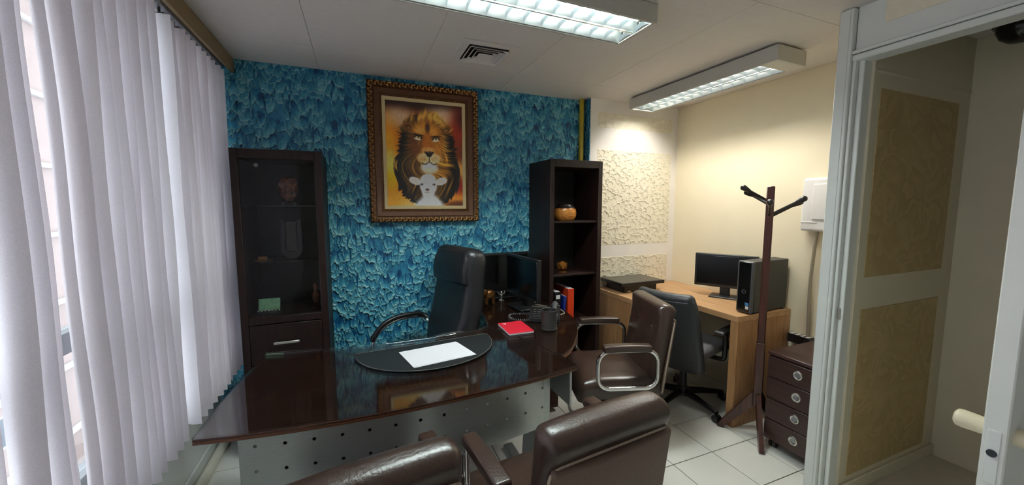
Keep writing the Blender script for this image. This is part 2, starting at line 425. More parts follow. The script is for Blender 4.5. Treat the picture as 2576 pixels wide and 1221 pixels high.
def drip_field(x0, x1, z0, z1, st, seed):
    r = np.random.default_rng(seed)
    X = np.arange(x0, x1+st*.5, st); Z = np.arange(z0, z1+st*.5, st); nx, nz = len(X), len(Z)
    Hh = np.zeros((nz, nx)); T = np.full((nz, nx), .35)
    P = []
    area = (x1-x0+.2)*(z1-z0+.2); n = int(area/.0020)
    for _ in range(n):
        w = r.uniform(.04, .10) if r.random() < .8 else r.uniform(.02, .04)
        P.append((r.uniform(z0-.08, z1+.08), r.uniform(x0-.08, x1+.08), w))
    P.sort(key=lambda p: p[0]+r.uniform(-.015, .015))
    for cz, cx, w in P:
        top = r.uniform(.05, .11); i0 = max(0, int((cx-w/2-x0)/st)); i1 = min(nx, int((cx+w/2-x0)/st)+2)
        j0 = max(0, int((cz-.09-z0)/st)); j1 = min(nz, int((cz+top-z0)/st)+2)
        if i1 <= i0 or j1 <= j0: continue
        xx = X[i0:i1]; zz = Z[j0:j1][:, None]; q = (xx-cx)/(w/2)
        zb = cz + .05*np.abs(q)**4 + r.uniform(-.35, .35)*(xx-cx) + .003*np.sin(xx*r.uniform(120, 220)+cx*50)
        xd = cx-w/2+r.uniform(0, .03)
        while xd < cx+w/2:
            ln = r.uniform(.010, .028) if r.random() < .82 else r.uniform(.04, .075); lam = r.uniform(.006, .012)
            if ln > .035: zb = zb - ln*np.exp(-(np.abs(xx-xd)/.0048)**3)-.008*np.exp(-np.abs(xx-xd)/.008)
            else: zb = zb - ln*np.exp(-(np.abs(xx-xd)/lam)**1.1)
            xd += r.uniform(.022, .05)
        t = zz-zb[None, :]; inside = (t > 0) & (np.abs(q)[None, :] < 1) & (zz < cz+top*(1-.5*q[None, :]**2))
        tc = np.clip(t, 0, 1)
        h_ = .0095*np.exp(-tc/.0065)+.0070*np.exp(-tc/.05)
        base = r.uniform(.42, .78)
        c_ = base*np.clip(1.12-tc/r.uniform(.055, .12), .12, 1)+.36*np.exp(-(tc/.0065)**2)
        sub = Hh[j0:j1, i0:i1]; sub[inside] = h_[inside]; sub2 = T[j0:j1, i0:i1]; sub2[inside] = c_[inside]
    gx, gz = np.meshgrid(X, Z)
    g = r.random((256, 256))
    def vn(x, y):
        xi = np.floor(x).astype(int); yi = np.floor(y).astype(int); fx = x-xi; fy = y-yi
        a = g[yi % 256, xi % 256]; b = g[yi % 256, (xi+1) % 256]; c = g[(yi+1) % 256, xi % 256]; d = g[(yi+1) % 256, (xi+1) % 256]
        return (a*(1-fx)+b*fx)*(1-fy)+(c*(1-fx)+d*fx)*fy
    T = T+.22*(vn(gx*70+9, gz*40+5)-.5)+.20*(vn(gx*170, gz*90)-.5)
    return X, Z, Hh, np.clip(T, 0, 1)
def paint_ramp(T, stops):
    p = [k for k, _ in stops]; c = np.array([lin(v) for _, v in stops]); return np.stack([np.interp(T, p, c[:, k]) for k in range(3)], -1)
BLUES = [(0, (0, 62, 104)), (.2, (14, 100, 148)), (.5, (64, 158, 188)), (.8, (126, 204, 214)), (1, (176, 228, 230))]
m_, nt_, b_ = new_mat('blue_wash_paint'); at_ = N(nt_, 'ShaderNodeAttribute'); at_.attribute_name = 'paint'
ns_ = N(nt_, 'ShaderNodeTexNoise'); ns_.inputs['Scale'].default_value = 160; tc_ = N(nt_, 'ShaderNodeTexCoord'); nt_.links.new(tc_.outputs['Object'], ns_.inputs['Vector'])
mx_ = N(nt_, 'ShaderNodeMix', data_type='RGBA', blend_type='MULTIPLY'); mx_.inputs[0].default_value = .35
nt_.links.new(at_.outputs['Color'], mx_.inputs[6]); rr_ = ramp(nt_, [(.3, (.6, .6, .6)), (.7, (1, 1, 1))]); nt_.links.new(ns_.outputs['Fac'], rr_.inputs['Fac']); nt_.links.new(rr_.outputs['Color'], mx_.inputs[7])
nt_.links.new(mx_.outputs[2], b_.inputs['Base Color']); b_.inputs['Roughness'].default_value = .42
M_bluewash = m_
X_, Z_, H_, T_ = drip_field(XL, 1.8295, .42, HC, .0034, 11)
ro = grid_object('drip_relief', X_, Z_, H_, paint_ramp(T_, BLUES), M_bluewash, wbk, D+.011); ro['kind'] = 'stuff'
X_, Z_, H_, T_ = drip_field(XL, 1.8295, 0, .43, .009, 12)
ro = grid_object('drip_relief_low', X_, Z_, H_, paint_ramp(T_, BLUES), M_bluewash, wbk, D+.011); ro['kind'] = 'stuff'
def swirl_field(x0, x1, z0, z1, st, seed):
    r = np.random.default_rng(seed); X = np.linspace(x0, x1, int((x1-x0)/st)+1); Z = np.linspace(z0, z1, int((z1-z0)/st)+1)
    Hh = np.full((len(Z), len(X)), .0015); n = int((x1-x0)*(z1-z0)/.00034)
    dx = X[1]-X[0]; dz = Z[1]-Z[0]
    for _ in range(n):
        cx, cz, R_ = r.uniform(x0, x1), r.uniform(z0, z1), r.uniform(.014, .028); el = r.uniform(.7, 1.2); an = r.normal(1.15, .55)
        i0, i1 = max(0, int((cx-R_-x0)/dx)), min(len(X), int((cx+R_-x0)/dx)+2); j0, j1 = max(0, int((cz-R_*1.2-z0)/dz)), min(len(Z), int((cz+R_*1.2-z0)/dz)+2)
        gx, gz = np.meshgrid(X[i0:i1]-cx, (Z[j0:j1]-cz)/el); d = np.hypot(gx, gz)/R_; th = np.arctan2(gz, gx)
        up = np.clip(np.cos(th-an), -.25, 1); ins = d < 1
        h_ = .0010+.0095*np.clip(up, 0, 1)**.7*d**6
        sub = Hh[j0:j1, i0:i1]; sub[ins] = h_[ins]
    Hh[0, :] = Hh[-1, :] = 0; Hh[:, 0] = Hh[:, -1] = 0
    return X, Z, Hh
wbr = struct(cbox(1.83, XR+.1, YW, D+.12, 0, HC+.003, .002).build('wall_back_right', M_white), 'white wall with square cream relief panels', 'wall')
cbox(1.822, 1.8295, YW+.001, D, 0, HC-.001, .001).build('blue_return', M_blue, wbr)
for k_, (z0, z1) in enumerate(((2.14, 2.262), (1.13, 1.955), (.62, 1.025))):
    X_, Z_, H_ = swirl_field(1.903, 2.715, z0, z1, .0031, 30+k_); pn = grid_object('relief_panel', X_, Z_, H_+.0015, None, M_relief, wbr, YW+.0015); pn['kind'] = 'stuff'
struct(cbox(XR, XR+.1, YP-.03, YW+.02, 0, HC, .002).build('wall_right', M_cream), 'plain cream wall beside the oak desk', 'wall')
struct(cbox(XL-.1, XP, YB-.12, YB, 0, HC, .002).build('wall_rear', M_white), 'white wall behind the viewer', 'wall')
wl_ = struct(cbox(XL-.14, XL, YB-.1, D, 0, .50, .002).build('wall_left', M_gloss), 'pale wall under the window behind the blinds', 'wall')
cbox(XL-.14, XL, YB-.1, -.75, .5, HC, .002).build('wall_pier', M_gloss, wl_)
cbox(XL-.14, XL, 2.80, D, .5, HC, .002).build('wall_pier', M_blue, wl_)
cbox(XL-.14, XL, -.75, 2.80, 2.335, HC, .002).build('wall_head', M_gloss, wl_)
wd = struct(cbox(XP, XP+.07, YB, .30, 0, HC, .002).build('wall_doorway', M_gloss), 'white wall round the doorway', 'wall')
cbox(XP, XP+.07, .30, 1.09, 2.16, HC, .002).build('wall_lintel', M_gloss, wd)
cbox(XP-.004, XP+.01, .42, .99, 2.262, 2.36, .002).build('relief_panel', M_relief, wd)
wp = struct(cbox(XP+.07, XV+.1, YV, YP-.02, 0, HC, .002).build('wall_partition', M_hall), 'white partition with tan panels seen through the doorway', 'wall')
for z0, z1 in ((1.13, 2.02), (.10, .97)):
    cbox(2.26, 3.0, YV-.003, YV+.01, z0, z1, .002).build('relief_panel', M_relief_soft, wp)
cbox(XP+.07, XV, YV-.012, YV, 0, .07, .003).build('skirting', M_hall, wp)
cbox(XP+.07, XV, YV-.003, YV, 2.09, 2.10, .001).build('picture_rail', M_hall, wp)
struct(cbox(XV, XV+.1, -.7, YV+.02, 0, HC, .002).build('wall_vestibule', M_hall), 'plain pale wall beyond the doorway', 'wall')
struct(cbox(XP+.07, XV+.1, -.8, -.7, 0, HC, .002).build('wall_vestibule_end', M_hall), 'far end wall of the small hall', 'wall')
struct(cbox(XP+.001, XV+.05, -.75, YV+.02, -.05, .001, .001).build('floor_vestibule', mat('beige_hall_floor', (206, 198, 178), .35, noise=.05, scale=12)), 'beige floor of the small hall beyond the doorway', 'floor')
# door frame trim
t1 = struct(cbox(XP-.025, XP+.075, 1.092, YP, 0, HC-.001, .004).build('trim_1', M_gloss), 'white door post with stepped moulding beside the drawer unit', 'door frame')
cbox(XP-.012, XP+.075, 1.078, 1.092, 0, 2.16, .003).build('door_stop', M_gloss, t1)
cbox(XP+.012, XP+.072, 1.056, 1.078, 0, 2.135, .003).build('jamb', M_gloss, t1)
cbox(XP-.028, XP-.024, 1.105, 1.109, 0, HC-.002, .001).build('bead', M_gloss, t1)
cbox(XP+.004, XP+.012, 1.066, 1.0775, .93, .985, .001).build('strike_plate', M_brush, t1)
t2 = struct(cbox(XP-.018, XP+.072, .30, 1.092, 2.132, 2.16, .004).build('trim_2', M_gloss), 'white head moulding over the doorway', 'door frame')
cbox(XP-.022, XP-.004, .30, 1.092, 2.163, 2.178, .003).build('bead', M_gloss, t2)
# open door leaf, edge towards the camera
dr = struct(cbox(1.35, 2.09, .333, .372, .008, 2.10, .003).build('door_1', M_lacquer), 'open white door seen on its lock edge', 'door')
cbox(1.348, 1.3505, .342, .363, .83, .96, .001).build('lock_plate', M_gloss, dr)
MB().merge(lathe([(.0, 0), (.0085, 0), (.0085, .006), (0, .006)], 14), tr(1.3475, .353, .905) @ ry(R(-90)) @ tr(0, 0, -.003)).build('latch_bolt', mat('dark_latch', (62, 68, 74), .4, .5, noise=.1), dr)
kn = MB().merge(lathe([(.0, 0), (.020, 0), (.020, .006), (.021, .012), (.0225, .045), (.021, .054), (.016, .058), (0, .058)], 20), tr(1.395, .372, .945) @ rx(R(-90)))
kn.build('door_knob', mat('cream_knob', (226, 216, 186), .35, noise=.03), dr)
kn2 = MB().merge(lathe([(.0, 0), (.020, 0), (.021, .012), (.0225, .045), (.016, .058), (0, .058)], 20), tr(1.395, .333, .945) @ rx(R(90)))
kn2.build('door_knob', MATS['cream_knob'], dr)
# pelmet, baseboard, conduit
struct(cbox(-.69, -.67, YB, D-.002, 2.285, HC-.001, .003).build('trim_3', M_pelmet), 'tan pelmet board hiding the blind rail', 'pelmet')
bb = struct(cbox(XL, XL+.018, YB, D-.001, 0, .085, .004).build('baseboard_left', M_gloss), 'white baseboard under the window', 'baseboard')
tag(tube([(XL+.048, YB+.02, .027), (XL+.048, D-.02, .027)], .026, 14).build('floor_conduit', mat('ivory_conduit', (224, 222, 204), .4, noise=.02)), 'ivory round conduit running along the floor under the window', 'pipe')
# ------------------------------------------------------------------ window with aluminium frame and glass
win = struct(MB().build('window_1', M_alu) if False else cbox(XL-.11, XL-.05, -.75, 2.80, .50, .545, .004).build('window_1', M_alu), 'aluminium framed window behind the vertical blinds', 'window')
cbox(XL-.11, XL-.05, -.75, 2.80, 2.29, 2.335, .004).build('frame_head', M_alu, win)
cbox(XL-.105, XL-.045, -.75, 2.80, .99, 1.06, .004).build('transom', M_alu, win)
mull = [-.75, -.05, .65, 1.345, 2.05, 2.755]
for y in mull: cbox(XL-.108, XL-.048, y, y+.045, .54, 2.295, .004).build('mullion', M_alu, win)
for a, b in zip(mull[:-1], mull[1:]):
    for z0, z1 in ((.545, .99), (1.06, 2.29)):
        cbox(XL-.083, XL-.077, a+.045, b, z0, z1, .001).build('pane', M_winglass, win)
cbox(XL-.05, XL+.012, -.75, 2.80, .485, .502, .003).build('sill', M_gloss, win)
# ------------------------------------------------------------------ building across the street
FX = -12.5
bl = thing('apartment_building', 'pale pink apartment block across the street, seen between the blinds', 'building', (FX, 22, -14))
cbox(-6, 0, -24, 26, 0, 24.5, .02).build('facade', M_facade, bl)
wsrc = psrc = None
for k in range(7):
    zc = 22.0-2.98*k
    cbox(0, .22, -24, 26, zc+1.05, zc+1.25, .02).build('ledge', M_ledge, bl)
    for yy in [2.3+2.55*i for i in range(-8, 9)]:
        if wsrc is None:
            f = MB()
            for a in ((-.62, .62, -.62, -.54), (-.62, .62, .54, .62), (-.62, -.55, -.54, .54), (.55, .62, -.54, .54), (-.03, .03, -.54, .54)):
                f.merge(cbox(-.02, .07, a[0], a[1], a[2], a[3], .01))
            wsrc = f.build('window', M_ledge, bl, (0, yy, zc)); psrc = cbox(-.01, .02, -.55, .55, -.54, .54, .004).build('pane', M_extpane, wsrc)
        else:
            w = share(wsrc, 'window', bl, (0, yy, zc)); share(psrc, 'pane', w)
cbox(-6.2, .3, -24.2, 26.2, 24.5, 24.9, .03).build('roof_edge', M_ledge, bl)
struct(cbox(-40, XL-.3, -40, 60, -14.3, -14, .02).build('ground_outside', mat('grey_street', (120, 120, 122), .9, noise=.2, scale=1)), 'grey street far below the window', 'ground')
# ------------------------------------------------------------------ vertical blinds, one slat per piece
def slat_mesh(var):
    z0, z1 = .47, 2.278; W = .089; nz = 26; nu = 6; vs = []; fs = []
    ph = rng.uniform(0, 6.28, 4)
    for i in range(nz+1):
        z = z0+(z1-z0)*i/nz; sw = .0045*math.sin(2.3*z+ph[0])+.003*math.sin(6.5*z+ph[1]); tw = .10*math.sin(1.7*z+ph[2])
        for j in range(nu+1):
            u = (j/nu-.5); c = -.017*(1-(2*u)**2)
            x, y = u*W, c+sw
            vs.append((x*math.cos(tw)-y*math.sin(tw), x*math.sin(tw)+y*math.cos(tw), z))
    n = len(vs)
    for i in range(nz):
        for j in range(nu): a = i*(nu+1)+j; fs.append((a, a+1, a+nu+2, a+nu+1))
    return MB().add(vs, fs).mesh('blind_slat', M_fabric, 180)
SL = [slat_mesh(i) for i in range(6)]
clip_me = cbox(-.020, .020, -.003, .003, 2.274, 2.288, .001).merge(rod((0, 0, 2.286), (0, 0, 2.312), .005, 6)).mesh('clip', M_darkgrey)
def blind(label, y0, y1, slats):
    b = thing('vertical_blind', label, 'blind', (-.745, y0, 0), group='vertical blinds on the window')
    cbox(-.022, .022, 0, y1-y0, 2.308, 2.334, .003).build('headrail', M_alu, b)
    for y, beta in slats:
        o = bpy.data.objects.new('slat', SL[random.randrange(6)]); COL.objects.link(o); o.parent = b
        # local x runs from the window side to the room side
        o.location = (0, y-y0, 0); o.rotation_euler = (0, 0, -R(beta))
        c = bpy.data.objects.new('clip', clip_me); COL.objects.link(c); c.parent = o
s1 = []; y = -.70
while y < 2.00:
    s1.append((y, random.uniform(14, 32))); y += .0685
odd = {1.355: 58, 1.425: 47, 1.15: 52, .80: 50, .40: 45}
s1 = [(yy, next((b for k, b in odd.items() if abs(k-yy) < .0343), bt)) for yy, bt in s1]
blind('off-white vertical fabric blind nearer the viewer, with a few slats parted', -.72, 2.03, s1)
s2 = []; y = 2.115
while y < 2.86:
    s2.append((y, random.uniform(12, 30))); y += .0685
blind('off-white vertical fabric blind ending at the blue wall beside the dark cabinet', 2.07, 2.862, s2)
# ------------------------------------------------------------------ ceiling lights
def light_fixture(label, L, W, H, zt, tube_mat, loc, rotz, hang=.0):
    t = thing('fluorescent_light', label, 'ceiling light', loc, rotz, group='louvred fluorescent ceiling lights')
    z0 = -H; e0, e1 = .10, .022
    hs = MB()
    hs.merge(cbox(-L/2, L/2, -W/2, -W/2+.012, z0, 0, .002)); hs.merge(cbox(-L/2, L/2, W/2-.012, W/2, z0, 0, .002))
    hs.merge(cbox(-L/2, -L/2+.012, -W/2+.012, W/2-.012, z0, 0, .002)); hs.merge(cbox(L/2-.012, L/2, -W/2+.012, W/2-.012, z0, 0, .002))
    hs.merge(cbox(-L/2+.012, L/2-.012, -W/2+.012, W/2-.012, -.012, -.001, .001))
    hs.merge(cbox(-L/2+.012, -L/2+e0, -W/2+.012, W/2-.012, z0, z0+.004, .001)); hs.merge(cbox(L/2-e1, L/2-.012, -W/2+.012, W/2-.012, z0, z0+.004, .001))
    hs.build('housing', M_fixture, t)
    wi = W/2-.018; xa, xb = -L/2+e0, L/2-e1
    # two parabolic reflector troughs
    for s in (-1, 1):
        prof = []
        for k in range(9):
            u = -1+2*k/8; prof.append((s*wi/2+u*wi/2*.98, -.018-(H-.022)*u*u))
        m = MB(); vs = [(x, p[0], p[1]) for x in (xa, xb) for p in prof]
        fs = [(k, k+1, 9+k+1, 9+k) for k in range(8)]
        m.add(vs, fs).build('reflector', M_reflect, t, angle=180)
        tube([(xa+.01, s*wi/2, -.036), (xb-.01, s*wi/2, -.036)], .013, 12).build('lamp_tube', tube_mat, t)
        for e in (-1, 1): MB().merge(lathe([(0, 0), (.0145, 0), (.0145, .022), (0, .022)], 12), tr(xb-.006 if e > 0 else xa+.006, s*wi/2, -.036) @ ry(R(-90*e))).build('tube_cap', M_brush, t)
    cbox(xa, xb, -.004, .004, z0+.002, z0+.035, .003).build('centre_blade', M_mirror, t)
    n = int(round((xb-xa)/.085)); src = None
    for k in range(n+1):
        x = xa+(xb-xa)*k/n
        for s in (-1, 1):
            if src is None:
                # wedge blade, thick edge up, with a curved lower edge
                vs = []; fs = []; q = 8
                for i in range(q+1):
                    yy = -wi/2*.96+wi*.96*i/q; zz = z0+.004+.010*(1-(2*i/q-1)**2)
                    vs += [(0, yy, zz), (-.005, yy, z0+.032), (.005, yy, z0+.032)]
                for i in range(q):
                    b = 3*i; c = b+3
                    fs += [(b, c, c+1, b+1), (b, b+2, c+2, c), (b+1, c+1, c+2, b+2)]
                fs += [(0, 1, 2), (3*q, 3*q+2, 3*q+1)]
                src = MB().add(vs, fs).build('louvre_blade', M_mirror, t, (x, s*wi/2, 0))
            else: share(src, 'louvre_blade', t, (x, s*wi/2, 0))
    if hang:
        for s in (-1, 1): cbox(s*L*.3-.03, s*L*.3+.03, -.03, .03, 0, hang, .001).build('mount', M_darkgrey, t)
    return t
light_fixture('long lit fluorescent light over the big desk, cut by the top of the photo', 1.26, .262, .082, HC, M_tubeA, (.635, 1.525, HC-.001), R(1.0))
light_fixture('lit fluorescent light running along over the oak desk', 1.19, .256, .085, HC, M_tubeB, (2.268, 2.06, HC-.012), R(91.5), hang=.011)
# ceiling diffuser
vt = thing('air_vent', 'square white ceiling air vent with nested louvres', 'vent', (.72, 2.225, HC))
def sq_ring(h0, h1, za, zb, th=.003):
    m = MB(); vs = []; fs = []
    for h, z in ((h0, za), (h1, zb), (h1, zb+th), (h0, za+th)):
        vs += [(-h, -h, z), (h, -h, z), (h, h, z), (-h, h, z)]
    for k in range(4):
        for i in range(4): fs.append((k*4+i, k*4+(i+1) % 4, ((k+1) % 4)*4+(i+1) % 4, ((k+1) % 4)*4+i))
    return m.add(vs, fs)
sq_ring(.165, .118, -.006, -.008, .005).build('flange', M_ceil, vt)
cbox(-.12, .12, -.12, .12, -.0045, -.001, .001).build('duct_back', mat('black_duct', (10, 10, 10), .9, noise=.1), vt)
for h in (.118, .093, .068): sq_ring(h-.004, h-.021, -.020, -.0055, .002).build('louvre', M_ceil, vt)
cbox(-.042, .042, -.042, .042, -.021, -.018, .001).build('centre_plate', M_ceil, vt)
# yellow pipe in the corner
tag(tube([(1.785, D-.026, .0), (1.785, D-.026, HC)], .021, 14).build('gas_pipe', M_yellow), 'yellow vertical pipe in the corner beside the dark bookcase', 'pipe')
# ================================================================== TALL FURNITURE
def carcass(name, label, x0, x1, zt, yf, loc=None):
    t = thing(name, label, 'cabinet' if 'display' in name else 'bookcase', ((x0+x1)/2, (yf+D)/2, 0))
    return t, (x1-x0)/2, (D-yf)/2-.004
# display cabinet by the window
W0, W1, CF = -.635, -.187, 2.49
cab, hw, hd = carcass('display_cabinet', 'tall dark display cabinet with glass shelves beside the blinds', W0, W1, 1.79, CF)
S = .038
for s in (-1, 1): cbox(min(s*hw, s*(hw-S)), max(s*hw, s*(hw-S)), -hd, hd, 0, 1.79, .002).build('side_panel', M_wenge, cab)
cbox(-hw+S, hw-S, -hd, hd, 1.737, 1.79, .002).build('top_panel', M_wenge, cab)
cbox(-hw+S, hw-S, hd-.012, hd, .05, 1.737, .001).build('back_panel', M_wenge_in, cab)
cbox(-hw+S, hw-S, -hd, hd-.012, .80, .842, .002).build('middle_board', M_wenge, cab)
cbox(-hw+S, hw-S, -hd+.02, hd-.012, .03, .07, .002).build('bottom_board', M_wenge, cab)
for k, (z0, z1) in enumerate(((.565, .795), (.325, .560), (.075, .320))):
    d = cbox(-hw+S+.002, hw-S-.002, -hd-.001, -hd+.018, z0, z1, .002).build('drawer', M_wenge, cab)
    h = MB()
    zc = (z0+z1)/2+.008
    h.merge(cbox(-.066, .066, -hd-.028, -hd-.018, zc-.007, zc+.007, .002))
    for s in (-1, 1): h.merge(cbox(s*.055-.004, s*.055+.004, -hd-.020, -hd-.001, zc-.005, zc+.005, .001))
    h.build('handle', M_brush, d)
for z in (1.155, 1.475): cbox(-hw+S, hw-S, -hd+.03, hd-.013, z-.004, z+.004, .001).build('glass_shelf', M_glass, cab)
gd = cbox(-hw+S+.002, hw-S-.002, -hd+.002, -hd+.007, .846, 1.734, .001).build('glass_door', M_cabglass, cab)
MB().merge(lathe([(0, 0), (.010, 0), (.012, .006), (.008, .012), (0, .012)], 14), tr(-.10, -hd+.002, 1.70) @ rx(R(90))).build('door_knob', M_handset, gd)
# open bookcase by the white wall
B0, B1 = 1.31, 1.765
bk, bw, bd = carcass('open_bookcase', 'tall dark open bookcase in front of the yellow pipe', B0, B1, 1.817, 2.49)
BS = .036
for s in (-1, 1): cbox(min(s*bw, s*(bw-BS)), max(s*bw, s*(bw-BS)), -bd, bd, 0, 1.817, .002).build('side_panel', M_wenge, bk)
cbox(-bw+BS, bw-BS, -bd, bd, 1.762, 1.817, .002).build('top_panel', M_wenge, bk)
cbox(-bw+BS, bw-BS, bd-.012, bd, .02, 1.762, .001).build('back_panel', M_wenge_in, bk)
for z in (1.362, .955, .565, .08): cbox(-bw+BS, bw-BS, -bd+.012, bd-.012, z-.016, z, .0015).build('shelf', M_wenge, bk)
# things in the bookcase
pot = thing('wooden_bowl', 'round striped wooden pot with dark rim on the bookcase shelf', 'pot', (1.497, 2.60, 1.362))
lathe([(.0, 0), (.062, 0), (.075, .012), (.085, .035), (.087, .06), (.083, .084), (.078, .095)], 28).build('bowl_body', M_potwood, pot)
lathe([(.079, .0945), (.070, .105), (.058, .113), (.054, .122), (.056, .128), (.048, .126), (.046, .112), (0, .108)], 28).build('bowl_rim', M_blackknob, pot)
cr = thing('crystal_ornament', 'small faceted amber ornament on the middle bookcase shelf', 'ornament', (1.468, 2.58, .955))
bm = bmesh.new(); bmesh.ops.create_icosphere(bm, subdivisions=1, radius=.045)
for v in bm.verts: v.co = v.co*(1+random.uniform(-.14, .14)); v.co.z *= .95
me = MB().add([v.co[:] for v in bm.verts], [[v.index for v in f.verts] for f in bm.faces]); bm.free()
me.build('facets', M_crystal, cr, (0, 0, .052), angle=5)
lathe([(0, 0), (.034, 0), (.034, .006), (.022, .014), (0, .014)], 16).build('foot', M_goldfig, cr)
def binder(name, label, x, w, h, d, m, lab=None, lean=0.0):
    t = thing(name, label, 'binder' if 'binder' in name else 'book', (x, 2.53, .565), 0, group='books and binders on the low bookcase shelf')
    t.rotation_euler = (0, lean, 0)
    cbox(-w/2, w/2, 0, d, 0, h, .002).build('cover', m, t)
    cbox(-w/2+.004, w/2-.004, .006, d+.001, .004, h+.0005, .001).build('pages', M_paper, t)
    if lab:
        for z0, z1, ww in lab: cbox(-ww/2, ww/2, -.0008, .0, z0, z1, .0002).build('spine_label', M_label_w, t)
binder('ring_binder', 'black binder with white spine labels standing in the bookcase', 1.405, .05, .25, .26, M_blackpl, [(.195, .225, .034), (.08, .085, .03), (.095, .10, .03), (.11, .115, .03), (.125, .13, .03), (.14, .145, .03)])
binder('book', 'thin blue book leaning in the bookcase beside the orange binder', 1.453, .016, .21, .18, M_blue_book, lean=.10)
binder('ring_binder', 'orange binder standing in the bookcase', 1.522, .052, .265, .26, M_orange)
# things in the display cabinet
sc = thing('glass_sculpture', 'brown glass head-shaped sculpture on the top cabinet shelf', 'sculpture', (-.375, 2.58, 1.479))
bm = bmesh.new(); bmesh.ops.create_icosphere(bm, subdivisions=2, radius=1)
vs = []
for v in bm.verts:
    x, y, z = v.co; k = 1+random.uniform(-.16, .16)
    wz = .062*(.72+.38*(z*.5+.5)); vs.append((x*wz*k, y*.045*k, z*.078*(1+random.uniform(-.05, .05))))
MB().add(vs, [[v.index for v in f.verts] for f in bm.faces]).build('head', M_crystal2, sc, (0, 0, .090), angle=5); bm.free()
lathe([(0, 0), (.036, 0), (.038, .008), (.028, .02), (0, .02)], 16).build('foot', M_blackknob, sc)
up = thing('dark_ornament', 'dark upright plaque in a black U-shaped stand on the middle cabinet shelf', 'ornament', (-.375, 2.60, 1.159))
MB().add(*(lambda P: ([(x, y, z) for y in (-.022, .022) for x, z in P], [tuple(range(len(P))), tuple(range(len(P), 2*len(P)))]+[(i, (i+1) % len(P), len(P)+(i+1) % len(P), len(P)+i) for i in range(len(P))]))(
    [(-.055, .235), (-.055, .06)]+[(-.055*math.cos(R(a)), .06-.055*math.sin(R(a))) for a in range(15, 180, 15)]+[(.055, .06), (.055, .235), (.034, .235), (.034, .075)]+[(.034*math.cos(R(a)), .075-.034*math.sin(R(a))) for a in range(20, 180, 20)]+[(-.034, .075), (-.034, .235)])).build('u_stand', M_wenge_in, up)
cbox(-.031, .031, -.008, .008, .045, .225, .003).build('plaque', mat('dim_brown_plaque', (36, 25, 23), .5, noise=.1), up)
gs = thing('gold_dish', 'small flat gold dish with a block on the lower glass shelf', 'dish', (-.522, 2.56, 1.159))
lathe([(0, 0), (.030, 0), (.052, .004), (.050, .007), (.028, .004), (0, .004)], 20).build('plate', M_goldfig, gs)
cbox(-.022, .022, -.015, .015, .0045, .026, .003).build('block', M_goldfig, gs)
gp = thing('green_plaque', 'pale green plaque on a glass stand at the bottom of the cabinet', 'plaque', (-.505, 2.56, .842))
cbox(-.055, .055, -.004, .004, .022, .092, .002).build('plate', M_green, gp, rot=(R(-12), 0, 0))
cbox(-.062, .062, -.022, .022, 0, .020, .004).build('stand', M_glass, gp)
for s in range(7): sphere((-.054+.018*s, -.014, .024), .006, 5).build('bead', M_silver, gp)
br = thing('bronze_figurine', 'dim brown figurine at the right of the lowest cabinet compartment', 'figurine', (-.262, 2.60, .842))
lathe([(0, 0), (.026, 0), (.026, .01), (.014, .02), (.022, .06), (.026, .09), (.012, .115), (.014, .13), (.018, .145), (.010, .162), (0, .164)], 16).build('body', M_crystal2, br)
lathe([(0, -.006), (.03, -.006), (.03, 0), (0, 0)], 16).build('base', M_blackknob, br, (0, 0, .006))
# ================================================================== PICTURE
def rect_ring(x0, x1, z0, z1, w, prof, name, m, parent):
    """mitred frame; prof = list of (distance inwards 0..w, depth towards the room)"""
    vs = []; fs = []; n = len(prof)
    for d, y in prof: vs += [(x0+d, -y, z0+d), (x1-d, -y, z0+d), (x1-d, -y, z1-d), (x0+d, -y, z1-d)]
    for k in range(n):
        for i in range(4): fs.append((k*4+i, k*4+(i+1) % 4, ((k+1) % n)*4+(i+1) % 4, ((k+1) % n)*4+i))
    return MB().add(vs, fs).build(name, m, parent, angle=30)
PX0, PX1, PZ0, PZ1 = .080, .866, 1.358, 2.332
pic = thing('framed_picture', 'lion and lamb painting in an ornate bronze frame on the blue wall', 'picture', ((PX0+PX1)/2, D-.006, 1.358))
hx = (PX1-PX0)/2; hz = PZ1-PZ0
rect_ring(-hx, hx, 0, hz, .05, [(0, 0), (0, .030), (.006, .040), (.022, .046), (.040, .040), (.046, .032), (.046, 0)], 'outer_moulding', M_bronze, pic)
rect_ring(-hx+.046, hx-.046, .046, hz-.046, .05, [(0, 0), (0, .030), (.010, .027), (.030, .022), (.034, .024), (.038, .024), (.038, 0)], 'inner_moulding', M_brownmould, pic)
bd_ = MB(); q = .089
for (xa, za, xb, zb) in ((-hx+q, q, hx-q, q), (hx-q, q, hx-q, hz-q), (hx-q, hz-q, -hx+q, hz-q), (-hx+q, hz-q, -hx+q, q)):
    L = math.hypot(xb-xa, zb-za); n = int(L/.0105)
    for i in range(n):
        t = (i+.5)/n; c = (xa+(xb-xa)*t, -.024, za+(zb-za)*t); r = .0042
        bd_.add([(c[0]-r, c[1], c[2]), (c[0]+r, c[1], c[2]), (c[0], c[1], c[2]-r), (c[0], c[1], c[2]+r), (c[0], c[1]-r, c[2])], [(0, 2, 4), (2, 1, 4), (1, 3, 4), (3, 0, 4)])
bo = bd_.build('beading', M_gilt, pic); bo['kind'] = 'stuff'
rect_ring(-hx+.084, hx-.084, .084, hz-.084, .03, [(0, 0), (0, .022), (.012, .022), (.012, 0)], 'bead_band', M_bronze, pic)
rect_ring(-hx+.096, hx-.096, .096, hz-.096, .03, [(0, .0), (0, .020), (.002, .021), (.021, .016), (.024, .013), (.024, 0)], 'mat_board', M_ivory, pic)
orn = MB()
q = .021
